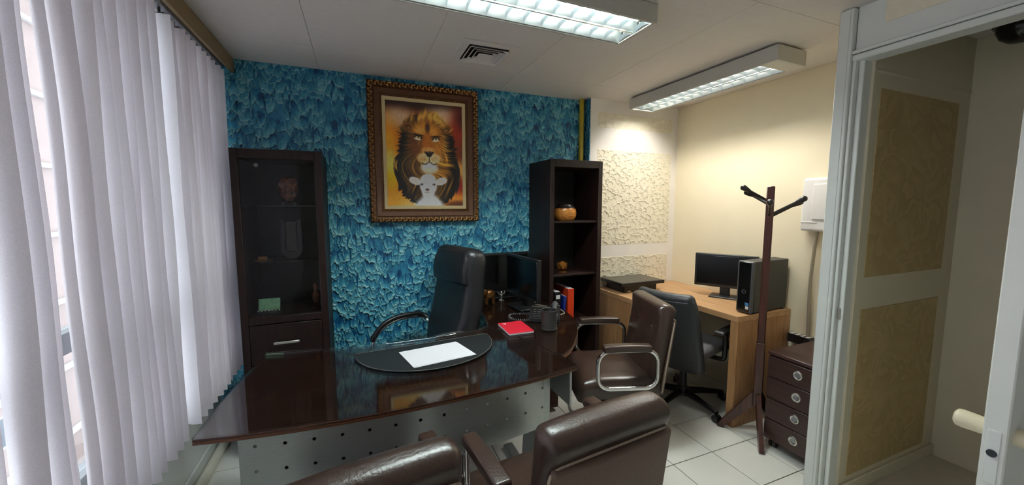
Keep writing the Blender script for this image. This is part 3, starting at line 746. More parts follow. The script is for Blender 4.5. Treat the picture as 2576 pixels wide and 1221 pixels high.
for (xa, za, xb, zb) in ((-hx+q, q, hx-q, q), (hx-q, q, hx-q, hz-q), (hx-q, hz-q, -hx+q, hz-q), (-hx+q, hz-q, -hx+q, q)):
    L = math.hypot(xb-xa, zb-za); n = int(L/.020); dx, dz = (xb-xa)/L, (zb-za)/L; nx, nz = -dz, dx
    for i in range(n):
        t = (i+.5)/n; cx, cz = xa+(xb-xa)*t, za+(zb-za)*t; sgn = 1 if i % 2 else -1
        P = []
        for k in range(9):
            a = R(-40+k*36); rr = .0125-.0009*k
            u, w = rr*math.cos(a)*1.1, sgn*rr*math.sin(a)
            P.append((cx+dx*u+nx*w, -.044-.004*math.sin(k*.8), cz+dz*u+nz*w))
        orn.merge(tube(P, [.0022+.0014*math.sin(math.pi*k/8) for k in range(9)], 5))
        c2 = (cx+dx*.012+nx*sgn*(-.012), -.043, cz+dz*.012+nz*sgn*(-.012))
        orn.merge(sphere(c2, .005, 4))
oo = orn.build('carved_scrolls', M_gilt, pic); oo['kind'] = 'stuff'
# painted canvas: flat print as vertex colour
NU, NV = 200, 274
u, v = np.meshgrid(np.linspace(0, 1, NU), np.linspace(0, 1, NV))
asp = .74/.55
def vnoise(x, y, seed):
    r = np.random.default_rng(seed); g = r.random((64, 64)); xi = np.floor(x).astype(int); yi = np.floor(y).astype(int)
    fx = x-xi; fy = y-yi; fx = fx*fx*(3-2*fx); fy = fy*fy*(3-2*fy)
    a = g[yi % 64, xi % 64]; b = g[yi % 64, (xi+1) % 64]; c = g[(yi+1) % 64, xi % 64]; d = g[(yi+1) % 64, (xi+1) % 64]
    return (a*(1-fx)+b*fx)*(1-fy)+(c*(1-fx)+d*fx)*fy
def sst(a, b, x): t = np.clip((x-a)/(b-a), 0, 1); return t*t*(3-2*t)
def ell(cx, cy, rx_, ry_, soft=.25, rot=0.0):
    dx = u-cx; dy = (v-cy); c, s = math.cos(rot), math.sin(rot); ddx = dx*c+dy*asp*s; ddy = (-dx*s+dy*asp*c)/asp
    d = np.sqrt((ddx/rx_)**2+(ddy/ry_)**2); return 1-sst(1-soft, 1+soft, d)
img = np.zeros((NV, NU, 3))
def put(mask, col, op=1.0):
    global img
    k = (mask*op)[..., None]; img = img*(1-k)+np.array(col)/255.*k
img[:] = np.array((150, 80, 30))/255.
put(1-sst(.02, .16, v), (44, 24, 22)); put(ell(.16, .16, .20, .09, .7), (196, 168, 140), .9); put(ell(.74, .13, .24, .09, .7), (214, 186, 158), .9)
put(ell(.98, .28, .16, .22, .8), (128, 36, 14), .95); put(ell(1.0, .12, .10, .10, .8), (70, 22, 20), .9)
put(ell(.02, .42, .14, .22, .8), (214, 146, 42), .95); put(ell(.05, .72, .14, .16, .8), (236, 170, 40), .95); put(ell(.04, .58, .08, .10, .8), (244, 206, 130), .7)
put(ell(.97, .50, .10, .14, .8), (96, 40, 14), .9); put(ell(.96, .66, .10, .10, .8), (222, 170, 96), .9); put(ell(.97, .82, .13, .10, .8), (128, 30, 26), .9)
put(ell(.12, .95, .28, .10, .7), (232, 150, 60), .95); put(ell(.88, .95, .25, .08, .7), (206, 140, 60), .9); put(ell(.42, .99, .22, .06, .7), (240, 190, 130), .8); put(ell(.95, .99, .2, .04, .7), (70, 34, 22), .9)
# mane: strands run outwards from the face
th = np.arctan2((v-.30)*asp, u-.53); rad = np.hypot(u-.53, (v-.30)*asp)
bend = th+.22*np.sin(rad*9+u*3)
s1_ = vnoise(bend*22+60, rad*3+8, 3); s2_ = vnoise(bend*48+90, rad*5+3, 5); s3_ = vnoise(bend*90+10, rad*8+3, 6)
fr = .6*(s1_-.5)+.7*(s2_-.5)+.3*(s3_-.5)
vv_ = [.06, .10, .14, .20, .30, .45, .60, .70, .80, .90, .96, 1.0]
uL = np.interp(v, vv_, [.46, .38, .30, .20, .165, .15, .11, .115, .14, .19, .30, .42]); uR = np.interp(v, vv_, [.60, .66, .74, .83, .88, .905, .945, .96, .945, .88, .80, .70])
edge = np.minimum(u-uL, uR-u)+.085*fr
mane = sst(-.006, .012, edge)*sst(.055, .10, v+.06*fr)
inner = sst(.03, .19, np.minimum(u-uL, uR-u)+.10*fr)
inner = np.where(v < .30, np.maximum(inner, .55+.45*sst(.35, .1, v)), inner)
lowdark = sst(.66, .80, v)*(1-.35*s1_)
gold = np.clip(.5+1.7*(.55*s1_+.35*s2_+.25*s3_-.575), 0, 1)[..., None]
mc = np.array((62, 34, 12))/255.*(1-gold)+np.array((226, 168, 78))/255.*gold
lightR = (.75+.55*sst(.3, .95, u))[..., None]; mc = mc*lightR
kk = np.clip(inner*(1-.75*lowdark), 0, 1)[..., None]
mc = np.array((13, 9, 10))/255.*(1-kk)+mc*kk
img = img*(1-mane[..., None])+np.clip(mc, 0, 1)*mane[..., None]
# warm locks over the dark chest hair
lock = sst(.62, .78, vnoise(u*30+2.5*np.sin(v*8), v*4+2, 9))
put(ell(.33, .72, .07, .15, .6)*lock, (206, 148, 66), .8); put(ell(.76, .66, .09, .20, .6)*lock, (226, 166, 72), .85); put(ell(.30, .90, .05, .05, .6)*lock, (210, 170, 110), .6)
hair = vnoise((u-.53)*40/(1+.6*(v*4))+20+2*np.sin(v*10), v*7, 13)
# ears
for cx, cy, rt in ((.285, .235, .5), (.775, .235, -.5)):
    put(ell(cx, cy, .070, .038, .35, rt), (120, 76, 34)); put(ell(cx, cy+.008, .044, .022, .5, rt), (48, 28, 16), .9); put(ell(cx, cy+.014, .03, .010, .6, rt)*(s3_ > .45), (186, 132, 70), .8)
crest = np.clip(1-np.abs((v-.165+.04*np.cos((u-.53)*9))/.085), 0, 1)*(1-sst(.18, .30, np.abs(u-.53)))*sst(.06, .10, v+.05*fr)
put(crest*sst(.40, .62, hair), (232, 176, 92), .9); put(crest*(1-sst(.28, .42, hair)), (66, 36, 14), .85)
# face
put(ell(.525, .375, .195, .215, .18), (156, 98, 40)); put(ell(.50, .27, .16, .08, .5), (196, 136, 62), .8)
put(ell(.53, .245, .030, .06, .6), (40, 20, 10), .9); put(ell(.40, .345, .10, .05, .6), (70, 38, 16), .75); put(ell(.645, .35, .085, .045, .6), (104, 60, 24), .7); put(ell(.43, .27, .06, .035, .6), (206, 150, 80), .8); put(ell(.61, .275, .055, .03, .6), (200, 140, 70), .8)
put(ell(.37, .42, .09, .10, .5), (86, 48, 20), .8); put(ell(.66, .42, .07, .11, .5), (176, 116, 48), .8)
put(ell(.53, .41, .075, .13, .4), (166, 100, 42), .95); put(ell(.535, .455, .085, .03, .6), (206, 156, 96), .9)
for cx, cy, t_ in ((.405, .333, .15), (.640, .340, -.12)):
    put(ell(cx, cy, .054, .021, .3, t_), (36, 20, 12)); put(ell(cx-.005, cy+.016, .045, .010, .5, t_), (236, 224, 200), .95); put(ell(cx, cy, .034, .0095, .25, t_), (206, 190, 150)); put(ell(cx+.002, cy-.002, .014, .0092, .25), (150, 110, 40)); put(ell(cx+.002, cy-.002, .008, .006, .4), (10, 8, 8))
    put(ell(cx, cy-.026, .07, .007, .5, t_), (26, 14, 10), .9)
put(ell(.415, .385, .016, .03, .9), (206, 160, 100), .35)
# muzzle, nose, mouth
put(ell(.475, .53, .085, .05, .35), (222, 190, 140)); put(ell(.61, .535, .085, .05, .35), (226, 196, 150)); put(ell(.46, .545, .05, .012, .8), (190, 140, 84), .6)
put(ell(.545, .625, .11, .055, .35), (238, 232, 220)); put(ell(.545, .655, .09, .03, .5), (200, 176, 140), .5)
nose = (1-sst(.95, 1.05, np.abs(u-.545)/np.clip(.066-(v-.468)*.9, .004, 1)))*sst(.462, .470, v)*(1-sst(.512, .522, v)); put(nose, (20, 16, 18)); put(ell(.545, .468, .05, .008, .5), (120, 84, 66), .8)
put(ell(.545, .535, .0055, .03, .5), (20, 14, 12)); mouth = np.exp(-((v-(.560+.030*np.sin(np.clip(np.abs(u-.545)/.10, 0, 1)*2.6)))/.0055)**2)*(np.abs(u-.545) < .10); put(mouth, (24, 15, 12), .95)
put(ell(.475, .528, .05, .02, .9)*(s3_ > .55), (150, 104, 60), .5); put(ell(.615, .53, .05, .02, .9)*(s3_ > .55), (150, 104, 60), .5)
# lamb
put(ell(.54, 1.0, .185, .085, .25), (222, 222, 224)); put(ell(.54, .93, .10, .05, .5), (226, 226, 228))
for cx, rt in ((.355, .35), (.700, -.35)):
    put(ell(cx, .755, .082, .036, .15, rt), (232, 222, 218)); put(ell(cx, .758, .058, .021, .4, rt), (222, 190, 182), .75)
put(ell(.525, .745, .105, .062, .12), (240, 238, 236)); put(ell(.527, .80, .112, .085, .12), (236, 232, 230)); put(ell(.523, .86, .083, .07, .15), (238, 234, 232))
put(ell(.45, .82, .03, .05, .7), (206, 200, 202), .5); put(ell(.61, .82, .03, .05, .7), (206, 200, 202), .5)
for cx in (.440, .600): put(ell(cx, .787, .019, .0105, .3), (40, 34, 34)); put(ell(cx-.004, .784, .005, .003, .5), (220, 220, 225)); put(ell(cx, .773, .024, .005, .6), (190, 178, 174), .7)
put(ell(.512, .838, .027, .012, .35), (96, 70, 64)); put(ell(.512, .852, .004, .012, .5), (110, 84, 78)); put(np.exp(-((v-(.871-.25*np.abs(u-.512)))/.0035)**2)*(np.abs(u-.512) < .035), (120, 92, 86), .9)
strk = vnoise(bend*60+33, rad*12, 23); fcm = ell(.525, .40, .21, .24, .3)*(v < .47); img *= (1+.30*fcm*(strk-.5))[..., None]; gm = img.mean(-1, keepdims=True); img = np.clip((gm+(img-gm)*1.15)*1.22, 0, 1); img *= (.95+.10*vnoise(u*60, v*80, 21))[..., None]
img = np.clip(img, 0, 1)
cw, ch = 2*(hx-.118), hz-2*.118
vs = np.stack([(u-.5)*cw, np.full_like(u, -.0125), .118+(1-v)*ch], -1).reshape(-1, 3)
fs = [(j*NU+i, j*NU+i+1, (j+1)*NU+i+1, (j+1)*NU+i) for j in range(NV-1) for i in range(NU-1)]
me = bpy.data.meshes.new('canvas'); me.from_pydata(vs.tolist(), [], fs)
ca = me.color_attributes.new('paint', 'FLOAT_COLOR', 'POINT')
linimg = np.where(img <= .04045, img/12.92, ((img+.055)/1.055)**2.4)
ca.data.foreach_set('color', np.concatenate([linimg.reshape(-1, 3), np.ones((NU*NV, 1))], 1).astype(np.float32).ravel())
m, nt, b = new_mat('painted_canvas'); at = N(nt, 'ShaderNodeAttribute'); at.attribute_name = 'paint'
nt.links.new(at.outputs['Color'], b.inputs['Base Color']); b.inputs['Roughness'].default_value = .5
me.materials.append(m); co = bpy.data.objects.new('canvas', me); COL.objects.link(co); co.parent = pic
cbox(-hx+.02, hx-.02, -.011, -.001, .02, hz-.02, .001).build('backing_board', M_brownmould, pic)
# ================================================================== BIG DESK
TOP = .760
front = smooth_path([(-.505, 1.405, 0), (-.36, 1.380, 0), (-.15, 1.358, 0), (.12, 1.350, 0), (.41, 1.364, 0), (.68, 1.392, 0), (.896, 1.428, 0)], 4)
main_o = [(p.x, p.y) for p in front] + [(.885, 1.56), (.845, 1.72), (.791, 1.89), (.70, 2.115)] + [(.62, 2.083), (.38, 2.053), (.17, 2.048), (-.02, 2.055), (-.21, 2.077), (-.445, 2.125), (-.452, 2.02), (-.475, 1.85), (-.494, 1.657)]
desk = thing('executive_desk', 'large dark brown curved desk with glass top and perforated steel front panel', 'desk', (.18, 1.75, 0))
off = lambda O: [(x-.18, y-1.75) for x, y in O]
prism(off(main_o), .7450, .7518, .001).build('desk_top', M_desk, desk)
def shrink(O, k): return O
prism(off(main_o), .7330, .7447, .002).build('edge_band', M_deskedge, desk)
prism(off(main_o), .7525, .7600, .0015).build('glass_top', M_glass_top, desk)
bulge = smooth_path([(.897, 1.555, 0), (1.0, 1.64, 0), (1.137, 1.818, 0), (1.235, 1.99, 0), (1.283, 2.16, 0), (1.300, 2.4, 0), (1.300, 2.6, 0)], 4)
ext_o = [(p.x, p.y) for p in bulge] + [(1.300, 2.845), (.775, 2.845), (.752, 2.414), (.728, 2.22), (.7045, 2.117), (.796, 1.892), (.850, 1.722), (.889, 1.56)]
prism(off(ext_o), .7450, .7518, .001).build('side_top', M_desk, desk)
prism(off(ext_o), .7330, .7447, .002).build('side_edge_band', M_deskedge, desk)
prism(off(ext_o), .7525, .7600, .0015).build('side_glass', M_glass_top, desk)
# perforated modesty panel, bowed like the desk front
def py(x): return 1.478+.055*((x-.18)/.58)**2
pm = MB(); NXC = 13; px = [-.372+.0957*i for i in range(NXC)]; zr = [.7325, .5735, .43]; zh = [.622, .527]
xe = [-.425]+[(a+b)/2 for a, b in zip(px[:-1], px[1:])]+[.785]
hr = .0065
for i in range(NXC):
    for r in range(2):
        x0, x1, z1, z0 = xe[i], xe[i+1], zr[r], zr[r+1]; cx, cz = px[i], zh[r]; q = 16; inner = []; outer = []
        for k in range(q):
            a = 2*math.pi*(k+.5)/q; ca, sa = math.cos(a), math.sin(a); inner.append((cx+hr*ca, cz+hr*sa))
            tx = (x1-cx)/ca if ca > 0 else (x0-cx)/ca if ca < 0 else 9; tz = (z1-cz)/sa if sa > 0 else (z0-cz)/sa if sa < 0 else 9
            t = min(tx, tz); outer.append((cx+t*ca, cz+t*sa))
        cor = [(x1, z1), (x0, z1), (x0, z0), (x1, z0)]
        for y_ in (0, .0025):
            vs = [(p[0], y_, p[1]) for p in inner+outer+cor]; fs = [(k, (k+1) % q, q+(k+1) % q, q+k) for k in range(q)]
            for k in range(q):
                p, s = outer[k], outer[(k+1) % q]
                if abs(p[0]-s[0]) > 1e-6 and abs(p[1]-s[1]) > 1e-6:
                    j = min(range(4), key=lambda n_: math.hypot(cor[n_][0]-(p[0]+s[0])/2, cor[n_][1]-(p[1]+s[1])/2)); fs.append((q+k, q+(k+1) % q, 2*q+j))
            pm.add(vs, fs)
        pm.add([(p[0], y_, p[1]) for y_ in (0, .0025) for p in inner], [(k, (k+1) % q, q+(k+1) % q, q+k) for k in range(q)])
pm.deform(lambda x, y, z: (x-.18, y+py(x)-1.75, z))
pm.build('modesty_panel', M_steel, desk, angle=20)
bt = []
for i in range(13): x = xe[0]+(xe[-1]-xe[0])*i/12; bt.append((x-.18, py(x)-1.75+.006, .428))
tube(bt, .005, 6).build('panel_lip', M_steel, desk)
# sheet-steel legs at both ends
for x, s in ((-.40, -1), (.80, 1)):
    lg = MB()
    o = [(1.545, .7328), (1.545, .50), (1.60, .02), (1.66, .0), (1.78, .0), (1.80, .02), (1.74, .50), (1.76, .7328)]
    vs = [(xx-.18, y-1.75, z) for xx in (x-.02, x+.02) for y, z in o]; n = len(o)
    lg.add(vs, [tuple(range(n)), tuple(range(n, 2*n))]+[(i, (i+1) % n, n+(i+1) % n, n+i) for i in range(n)])
    lg.build('leg', M_steel, desk, angle=20)
    cbox(x-.18-.03, x-.18+.03, -.33, .30, 0, .028, .005).build('foot_rail', M_steel, desk)
cbox(.866-.18, .878-.18, 1.44-1.75, 1.72-1.75, .56, .7328, .002).build('side_bracket', M_steel, desk)
cbox(-.36-.18, .40-.18, 1.575-1.75, 1.590-1.75, .25, .7328, .002).build('inner_board', M_wenge, desk)
cbox(1.06-.18, 1.29-.18, 2.30-1.75, 2.80-1.75, .03, .7328, .003).build('pedestal', M_desk, desk)
for k in range(3): cbox(1.055-.18, 1.0605-.18, 2.31-1.75, 2.79-1.75, .05+.22*k, .26+.22*k, .002).build('pedestal_drawer', M_wenge, desk)
# things on the desk
pad_o = []
A = Vector((-.045, 1.925)); B = Vector((.645, 1.975)); mid = (A+B)/2; ax = (B-A)/2; nrm = Vector((ax.y, -ax.x)).normalized()
pad_pts = [(A.x, A.y)]
for k in range(1, 24):
    a = math.pi*k/24; p = mid-ax*math.cos(a)+nrm*(.335*math.sin(a)**.9); pad_pts.append((p.x, p.y))
pad_pts.append((B.x, B.y))
pad = thing('desk_pad', 'black half-moon leather desk pad under the white sheets', 'desk pad', (.30, 1.80, TOP))
po = [(x-.30, y-1.80) for x, y in pad_pts]
prism(po, .0003, .0042, .001).build('pad', M_pad, pad)
tube([(p[0]*.992, p[1]*.992, .0045) for p in po], .0012, 5, closed=True).build('stitching', mat('grey_stitch', (96, 92, 86), .6, noise=.1), pad)
pc = [(.161, 1.858), (.204, 1.655), (.498, 1.700), (.451, 1.897)]
cx, cy = .33, 1.777
for k in range(3):
    j = (0, .004, -.003)[k]
    sh = tag(prism([(x-cx+j, y-cy-j*.6) for x, y in pc], 0, .0013).build('paper_sheet', M_paper, None, (cx, cy, TOP+.0046+.0015*k)), ['white paper pad at the bottom of the stack on the desk pad', 'middle white paper pad of the stack on the desk pad', 'topmost blank white paper on the desk pad'][k], 'paper', 'white papers on the desk pad')
nb = thing('red_notebook', 'thin red notebook lying on the desk joint', 'notebook', (.829, 1.997, TOP), R(-1.5))
cbox(-.074, .074, -.10, .10, .0005, .0095, .001).build('pages', M_paper, nb)
cbox(-.076, .076, -.102, .102, .0096, .0116, .0008).build('cover', M_red, nb)
for k, (w, y) in enumerate(((.024, .080), (.014, .072), (.008, .064))): cbox(-.042-w/2, -.042+w/2, y-.0022, y+.0022, .0116, .0119, .0001).build('printed_mark', M_label_w, nb)
cup = thing('pen_cup', 'dark mesh pen cup on the desk beside the red notebook', 'pen cup', (1.012, 1.925, TOP))
lathe([(0, .0005), (.045, .0005), (.0455, .004), (.0455, .112), (.0435, .112), (.043, .006), (0, .006)], 28).build('cup_wall', M_mesh, cup)
MB().merge(tube([(.0455*math.cos(R(a)), .0455*math.sin(R(a)), .112) for a in range(0, 360, 15)], .0028, 6, closed=True)).build('rim', M_darkgrey, cup)
MB().merge(tube([(.0462*math.cos(R(a)), .0462*math.sin(R(a)), .006) for a in range(0, 360, 15)], .0022, 6, closed=True)).build('base_ring', M_darkgrey, cup)
tag(rod((.985, 1.915, TOP+.012), (1.032, 1.945, TOP+.112), .0035, 8).merge(MB().merge(lathe([(0, 0), (.0035, 0), (.001, .012)], 8), tr(1.032, 1.945, TOP+.112))).build('pencil', M_blackknob), 'dark pencil standing inside the mesh cup', 'pencil')
# telephone
ph = thing('telephone', 'dark desk telephone with handset beside the monitor', 'telephone', (1.085, 2.125, TOP), R(-30))
w = MB().add([(-.095, -.085, 0), (.095, -.085, 0), (.095, .085, 0), (-.095, .085, 0), (-.095, -.085, .018), (.095, -.085, .018), (.095, .085, .058), (-.095, .085, .058)], [(0, 1, 2, 3), (4, 5, 6, 7), (0, 1, 5, 4), (1, 2, 6, 5), (2, 3, 7, 6), (3, 0, 4, 7)])
w.build('base', M_blackpl, ph)
kb = None
for i in range(4):
    for j in range(3):
        yy = -.058+.027*i; zz = .018+(yy+.085)/.17*.04+.0015
        if kb is None: kb = cbox(-.009, .009, -.008, .008, 0, .005, .0015).build('key', M_darkgrey, ph, (-.065+.028*j, yy, zz), (R(13), 0, 0))
        else: share(kb, 'key', ph, (-.065+.028*j, yy, zz))
cbox(-.085, .01, .050, .078, .0545, .0575, .001).build('display', M_greyscreen, ph, rot=(R(0), 0, 0))
hs = tube(smooth_path([(.062, -.095, .055), (.062, -.06, .066), (.062, 0, .075), (.062, .06, .080), (.062, .095, .075)], 4), .015, 10)
hs.merge(sphere((.062, -.085, .048), .024, 8, (1, 1, .75))); hs.merge(sphere((.062, .085, .067), .024, 8, (1, 1, .75)))
hs.build('handset', M_handset, ph)
coil = []
P = smooth_path([(.985, 2.10, TOP+.008), (.93, 2.11, TOP+.008), (.885, 2.15, TOP+.008), (.875, 2.21, TOP+.008), (.905, 2.255, TOP+.008), (.965, 2.25, TOP+.008), (1.035, 2.215, TOP+.010)], 26)
for i, p in enumerate(P):
    a = i*1.15; t = (P[min(i+1, len(P)-1)]-P[max(i-1, 0)]).normalized(); n_ = Vector((-t.y, t.x, 0)); coil.append(p+n_*.0055*math.cos(a)+Vector((0, 0, .0055*math.sin(a))))
tag(tube(coil, .0022, 5).build('coiled_cord', M_handset), 'grey coiled telephone cord looped on the desk', 'cord')
# monitors on the desk
def monitor(name, label, loc, rotz, W, H, z0, depth=.03, base=(.22, .17), group='computer monitors', screen=M_screen):
    t = thing(name, label, 'monitor', loc, rotz, group)
    fr = .016
    rb = MB().merge(rbox(W/2, depth/2, H/2, .006, 2, (1, 1, 1)), tr(0, 0, z0+H/2)); rb.build('casing', M_blackpl, t)
    cbox(-W/2+fr, W/2-fr, -depth/2-.0012, -depth/2+.004, z0+fr+.006, z0+H-fr, .0008).build('screen', screen, t)
    MB().merge(rbox(W*.24, .016, H*.28, .012, 2, (1, 1, 1)), tr(0, depth/2+.008, z0+H*.5)).build('back_housing', M_blackpl, t)
    cbox(-.035, .035, depth/2-.004, depth/2+.022, .008, z0+H*.45, .004).build('neck', M_blackpl, t)
    MB().merge(rbox(base[0]/2, base[1]/2, .006, .0055, 2, (1, 1, 1)), tr(0, .01, .0066)).build('stand_base', M_blackpl, t)
    cbox(W/2-fr-.02, W/2-fr-.012, -depth/2-.0016, -depth/2, z0+.006, z0+.010, .0004).build('power_light', M_label_w, t)
    return t
monitor('computer_monitor', 'black monitor turned side-on on the big desk beside the bookcase', (1.060, 2.42, TOP), R(-84), .445, .292, .072)
monitor('computer_monitor', 'black monitor standing against the blue wall behind the black chair', (1.03, 2.775, TOP), R(1), .47, .315, .035)
# small ornaments on the desk
ge = thing('gold_ornament', 'dull gold animal figurine on the desk beside the black chair', 'ornament', (.872, 2.60, TOP))
b_ = sphere((0, 0, .070), .042, 8, (1.1, .7, .85)); b_.merge(sphere((-.046, -.004, .088), .026, 7)); b_.merge(tube(smooth_path([(-.066, -.006, .088), (-.078, -.006, .066), (-.074, -.006, .044), (-.082, -.006, .034)], 4), [.010]*4+[.008]*4+[.006]*5, 8))
b_.build('body', M_goldfig, ge)
for x, y in ((-.028, -.016), (-.028, .016), (.026, -.016), (.026, .016)): tube([(x, y, .0005), (x, y, .05)], .011, 8).build('leg', M_goldfig, ge)
for y in (-.026, .024): MB().merge(sphere((0, 0, 0), .020, 6, (.8, .25, 1)), tr(-.036, y, .092)).build('ear', M_goldfig, ge)
sf = thing('silver_figurine', 'tiny bright silver figurine on the desk behind the monitor base', 'figurine', (.985, 2.655, TOP))
lathe([(0, 0), (.022, 0), (.022, .006), (.007, .012), (.009, .03), (.014, .044), (.006, .054), (.0, .056)], 14).build('body', M_silver, sf)
sphere((0, 0, .062), .010, 7).build('head', M_silver, sf)
for s in (-1, 1): tube([(s*.008, 0, .045), (s*.024, -.004, .058), (s*.030, 0, .072)], [.004, .004, .002], 6).build('wing', M_silver, sf)
tag(tube(smooth_path([(1.10, 2.50, TOP+.004), (1.16, 2.44, TOP+.003), (1.22, 2.38, TOP+.003), (1.27, 2.27, TOP+.003), (1.255, 2.17, TOP+.003), (1.205, 2.14, TOP+.004)], 6), .003, 6).build('telephone_cable', M_cable), 'thin pale cable behind the monitor on the big desk', 'cable')
# ================================================================== CHAIRS
def guest_chair(label, loc, rotz):
    t = thing('guest_chair', label, 'chair', loc, rotz, group='brown leather guest chairs')
    # seat, bulging top with rolled front
    s = rbox(.245, .25, .065, .045, 3, (8, 8, 2))
    def fs_(x, y, z):
        k = 1-(x/.26)**2; z2 = z+(.020*k*(1-(y/.27)**2) if z > 0 else 0) - (.03*max(0, (y-.14)/.12)**2)
        for cx in (-.10, .10):
            for cy in (-.07, .09): z2 -= .016*math.exp(-((x-cx)**2+(y-cy)**2)/.0016) if z > 0 else 0
        return (x, y, z2)
    s.deform(fs_); s.build('seat', M_brownlea, t, (0, .01, .415))
    MB().merge(rbox(.235, .225, .018, .012, 2, (2, 2, 1)), tr(0, .0, .343)).build('seat_pan', M_brownshell, t)
    # backrest: reclined, thicker roll at the top
    rec = R(9)
    b = rbox(.228, .038, .265, .034, 3, (12, 2, 14))
    tuft = [(-.10, -.03), (.10, -.03), (-.10, .10), (.10, .10)]
    def fb(x, y, z):
        roll = math.exp(-((z-.228)/.042)**2); yy = y*(1+(.36 if y < 0 else .45)*roll)
        if y > 0:
            for cx, cz in tuft: yy -= .024*math.exp(-((x-cx)**2+(z-cz)**2)/.0011)
            yy += .014*math.cos(x/.232*1.5)
        yy -= .018*(1-(x/.24)**2)*0
        xx = x*(1-.05*max(0, (z-.12)/.15)**2)
        return (xx, yy, z)
    b.deform(fb)
    Mb = tr(0, -.235, .645) @ rx(rec)
    MB().merge(b, Mb).build('backrest', M_brownlea, t)
    for cx, cz in tuft: MB().merge(sphere((0, 0, 0), .011, 6, (1, .45, 1)), Mb @ tr(cx, .031, cz)).build('button', M_brownlea, t)
    sh = rbox(.224, .012, .225, .010, 2, (6, 1, 6)); sh.deform(lambda x, y, z: (x*(1-.05*max(0, z/.2)), y-.012*(1-(x/.23)**2), z))
    MB().merge(sh, Mb @ tr(0, -.046, -.040)).build('back_panel', M_brownpanel, t)
    # shell edge (thin pale piping) round the panel
    pr = rrect(.452, .45, .03, 4); MB().merge(tube([(x*(1-.05*max(0, z/.2)), -.044, z-.040) for x, z in pr], .005, 6, closed=True), Mb).build('panel_piping', mat('tan_piping', (176, 160, 142), .35, noise=.05) if 'tan_piping' not in MATS else MATS['tan_piping'], t)
    cbox(-.21, .21, -.245, -.20, .325, .40, .006).build('back_bracket', M_brownshell, t)
    for sd in (-1, 1):
        x = sd*.262
        lp = [(x, p[0]-.02, p[1]+.553) for p in rrect(.345, .222, .070, 6)]
        a = tube(lp, .0125, 10, closed=True).build('arm_loop', M_chrome, t)
        pdm = rbox(.028, .138, .020, .010, 3, (2, 4, 1)); pdm.deform(lambda X, Y, Z: (X, Y, Z-.004*(Y/.135)**2))
        pdm.build('arm_pad', M_brownlea, t, (x, -.01, .683))
        for yy in (-.12, .06): rod((sd*.225, yy, .425), (sd*.256, yy, .442), .008, 8).build('arm_bolt', M_chrome, t)
        # sled leg: riser at the front, runner on the floor
        pth = smooth_path([(sd*.19, -.10, .322), (sd*.205, .06, .322), (sd*.215, .155, .305), (sd*.22, .20, .24), (sd*.222, .205, .12), (sd*.222, .195, .05), (sd*.222, .14, .014), (sd*.222, 0, .0135), (sd*.222, -.14, .0135), (sd*.215, -.205, .0135), (sd*.18, -.235, .0135), (sd*.08, -.24, .0135), (0, -.24, .0135)], 4)
        tube(pth, .0125, 10).build('sled_leg', M_chrome, t)
    return t
g3 = guest_chair('brown leather tufted guest chair at the right end of the big desk', (1.445, 1.925, 0), R(72))
copy_thing(g3, 'brown leather guest chair seen from behind, nearest the white floor tiles at lower right', (.600, 1.11, 0), R(6))
copy_thing(g3, 'brown leather guest chair cut off by the bottom edge, in front of the perforated panel', (-.050, 1.105, 0), R(9))
def star_base(t, r, z, m, caster=True, col=.03, ang0=0.0, legz=.085):
    tube([(0, 0, legz), (0, 0, z)], [col, col*.7], 14).build('gas_column', M_blackpl, t)
    lathe([(0, legz-.03), (.045, legz-.03), (.045, legz+.02), (.03, legz+.04), (0, legz+.04)], 16).build('hub', m, t)
    for k in range(5):
        a = ang0+2*math.pi*k/5; c, s = math.cos(a), math.sin(a)
        lg = tube([(c*.03, s*.03, legz), (c*r*.5, s*r*.5, legz-.005), (c*r, s*r, legz-.022)], [.026, .022, .016], 8).build('base_leg', m, t)
        if caster:
            cs = MB()
            for q in (-1, 1): cs.merge(lathe([(0, -.009), (.024, -.009), (.026, 0), (.024, .009), (0, .009)], 14), tr(c*r-s*q*.013, s*r+c*q*.013, .0262) @ rz(a) @ rx(R(90)))
            cs.build('caster', M_blackpl, lg)
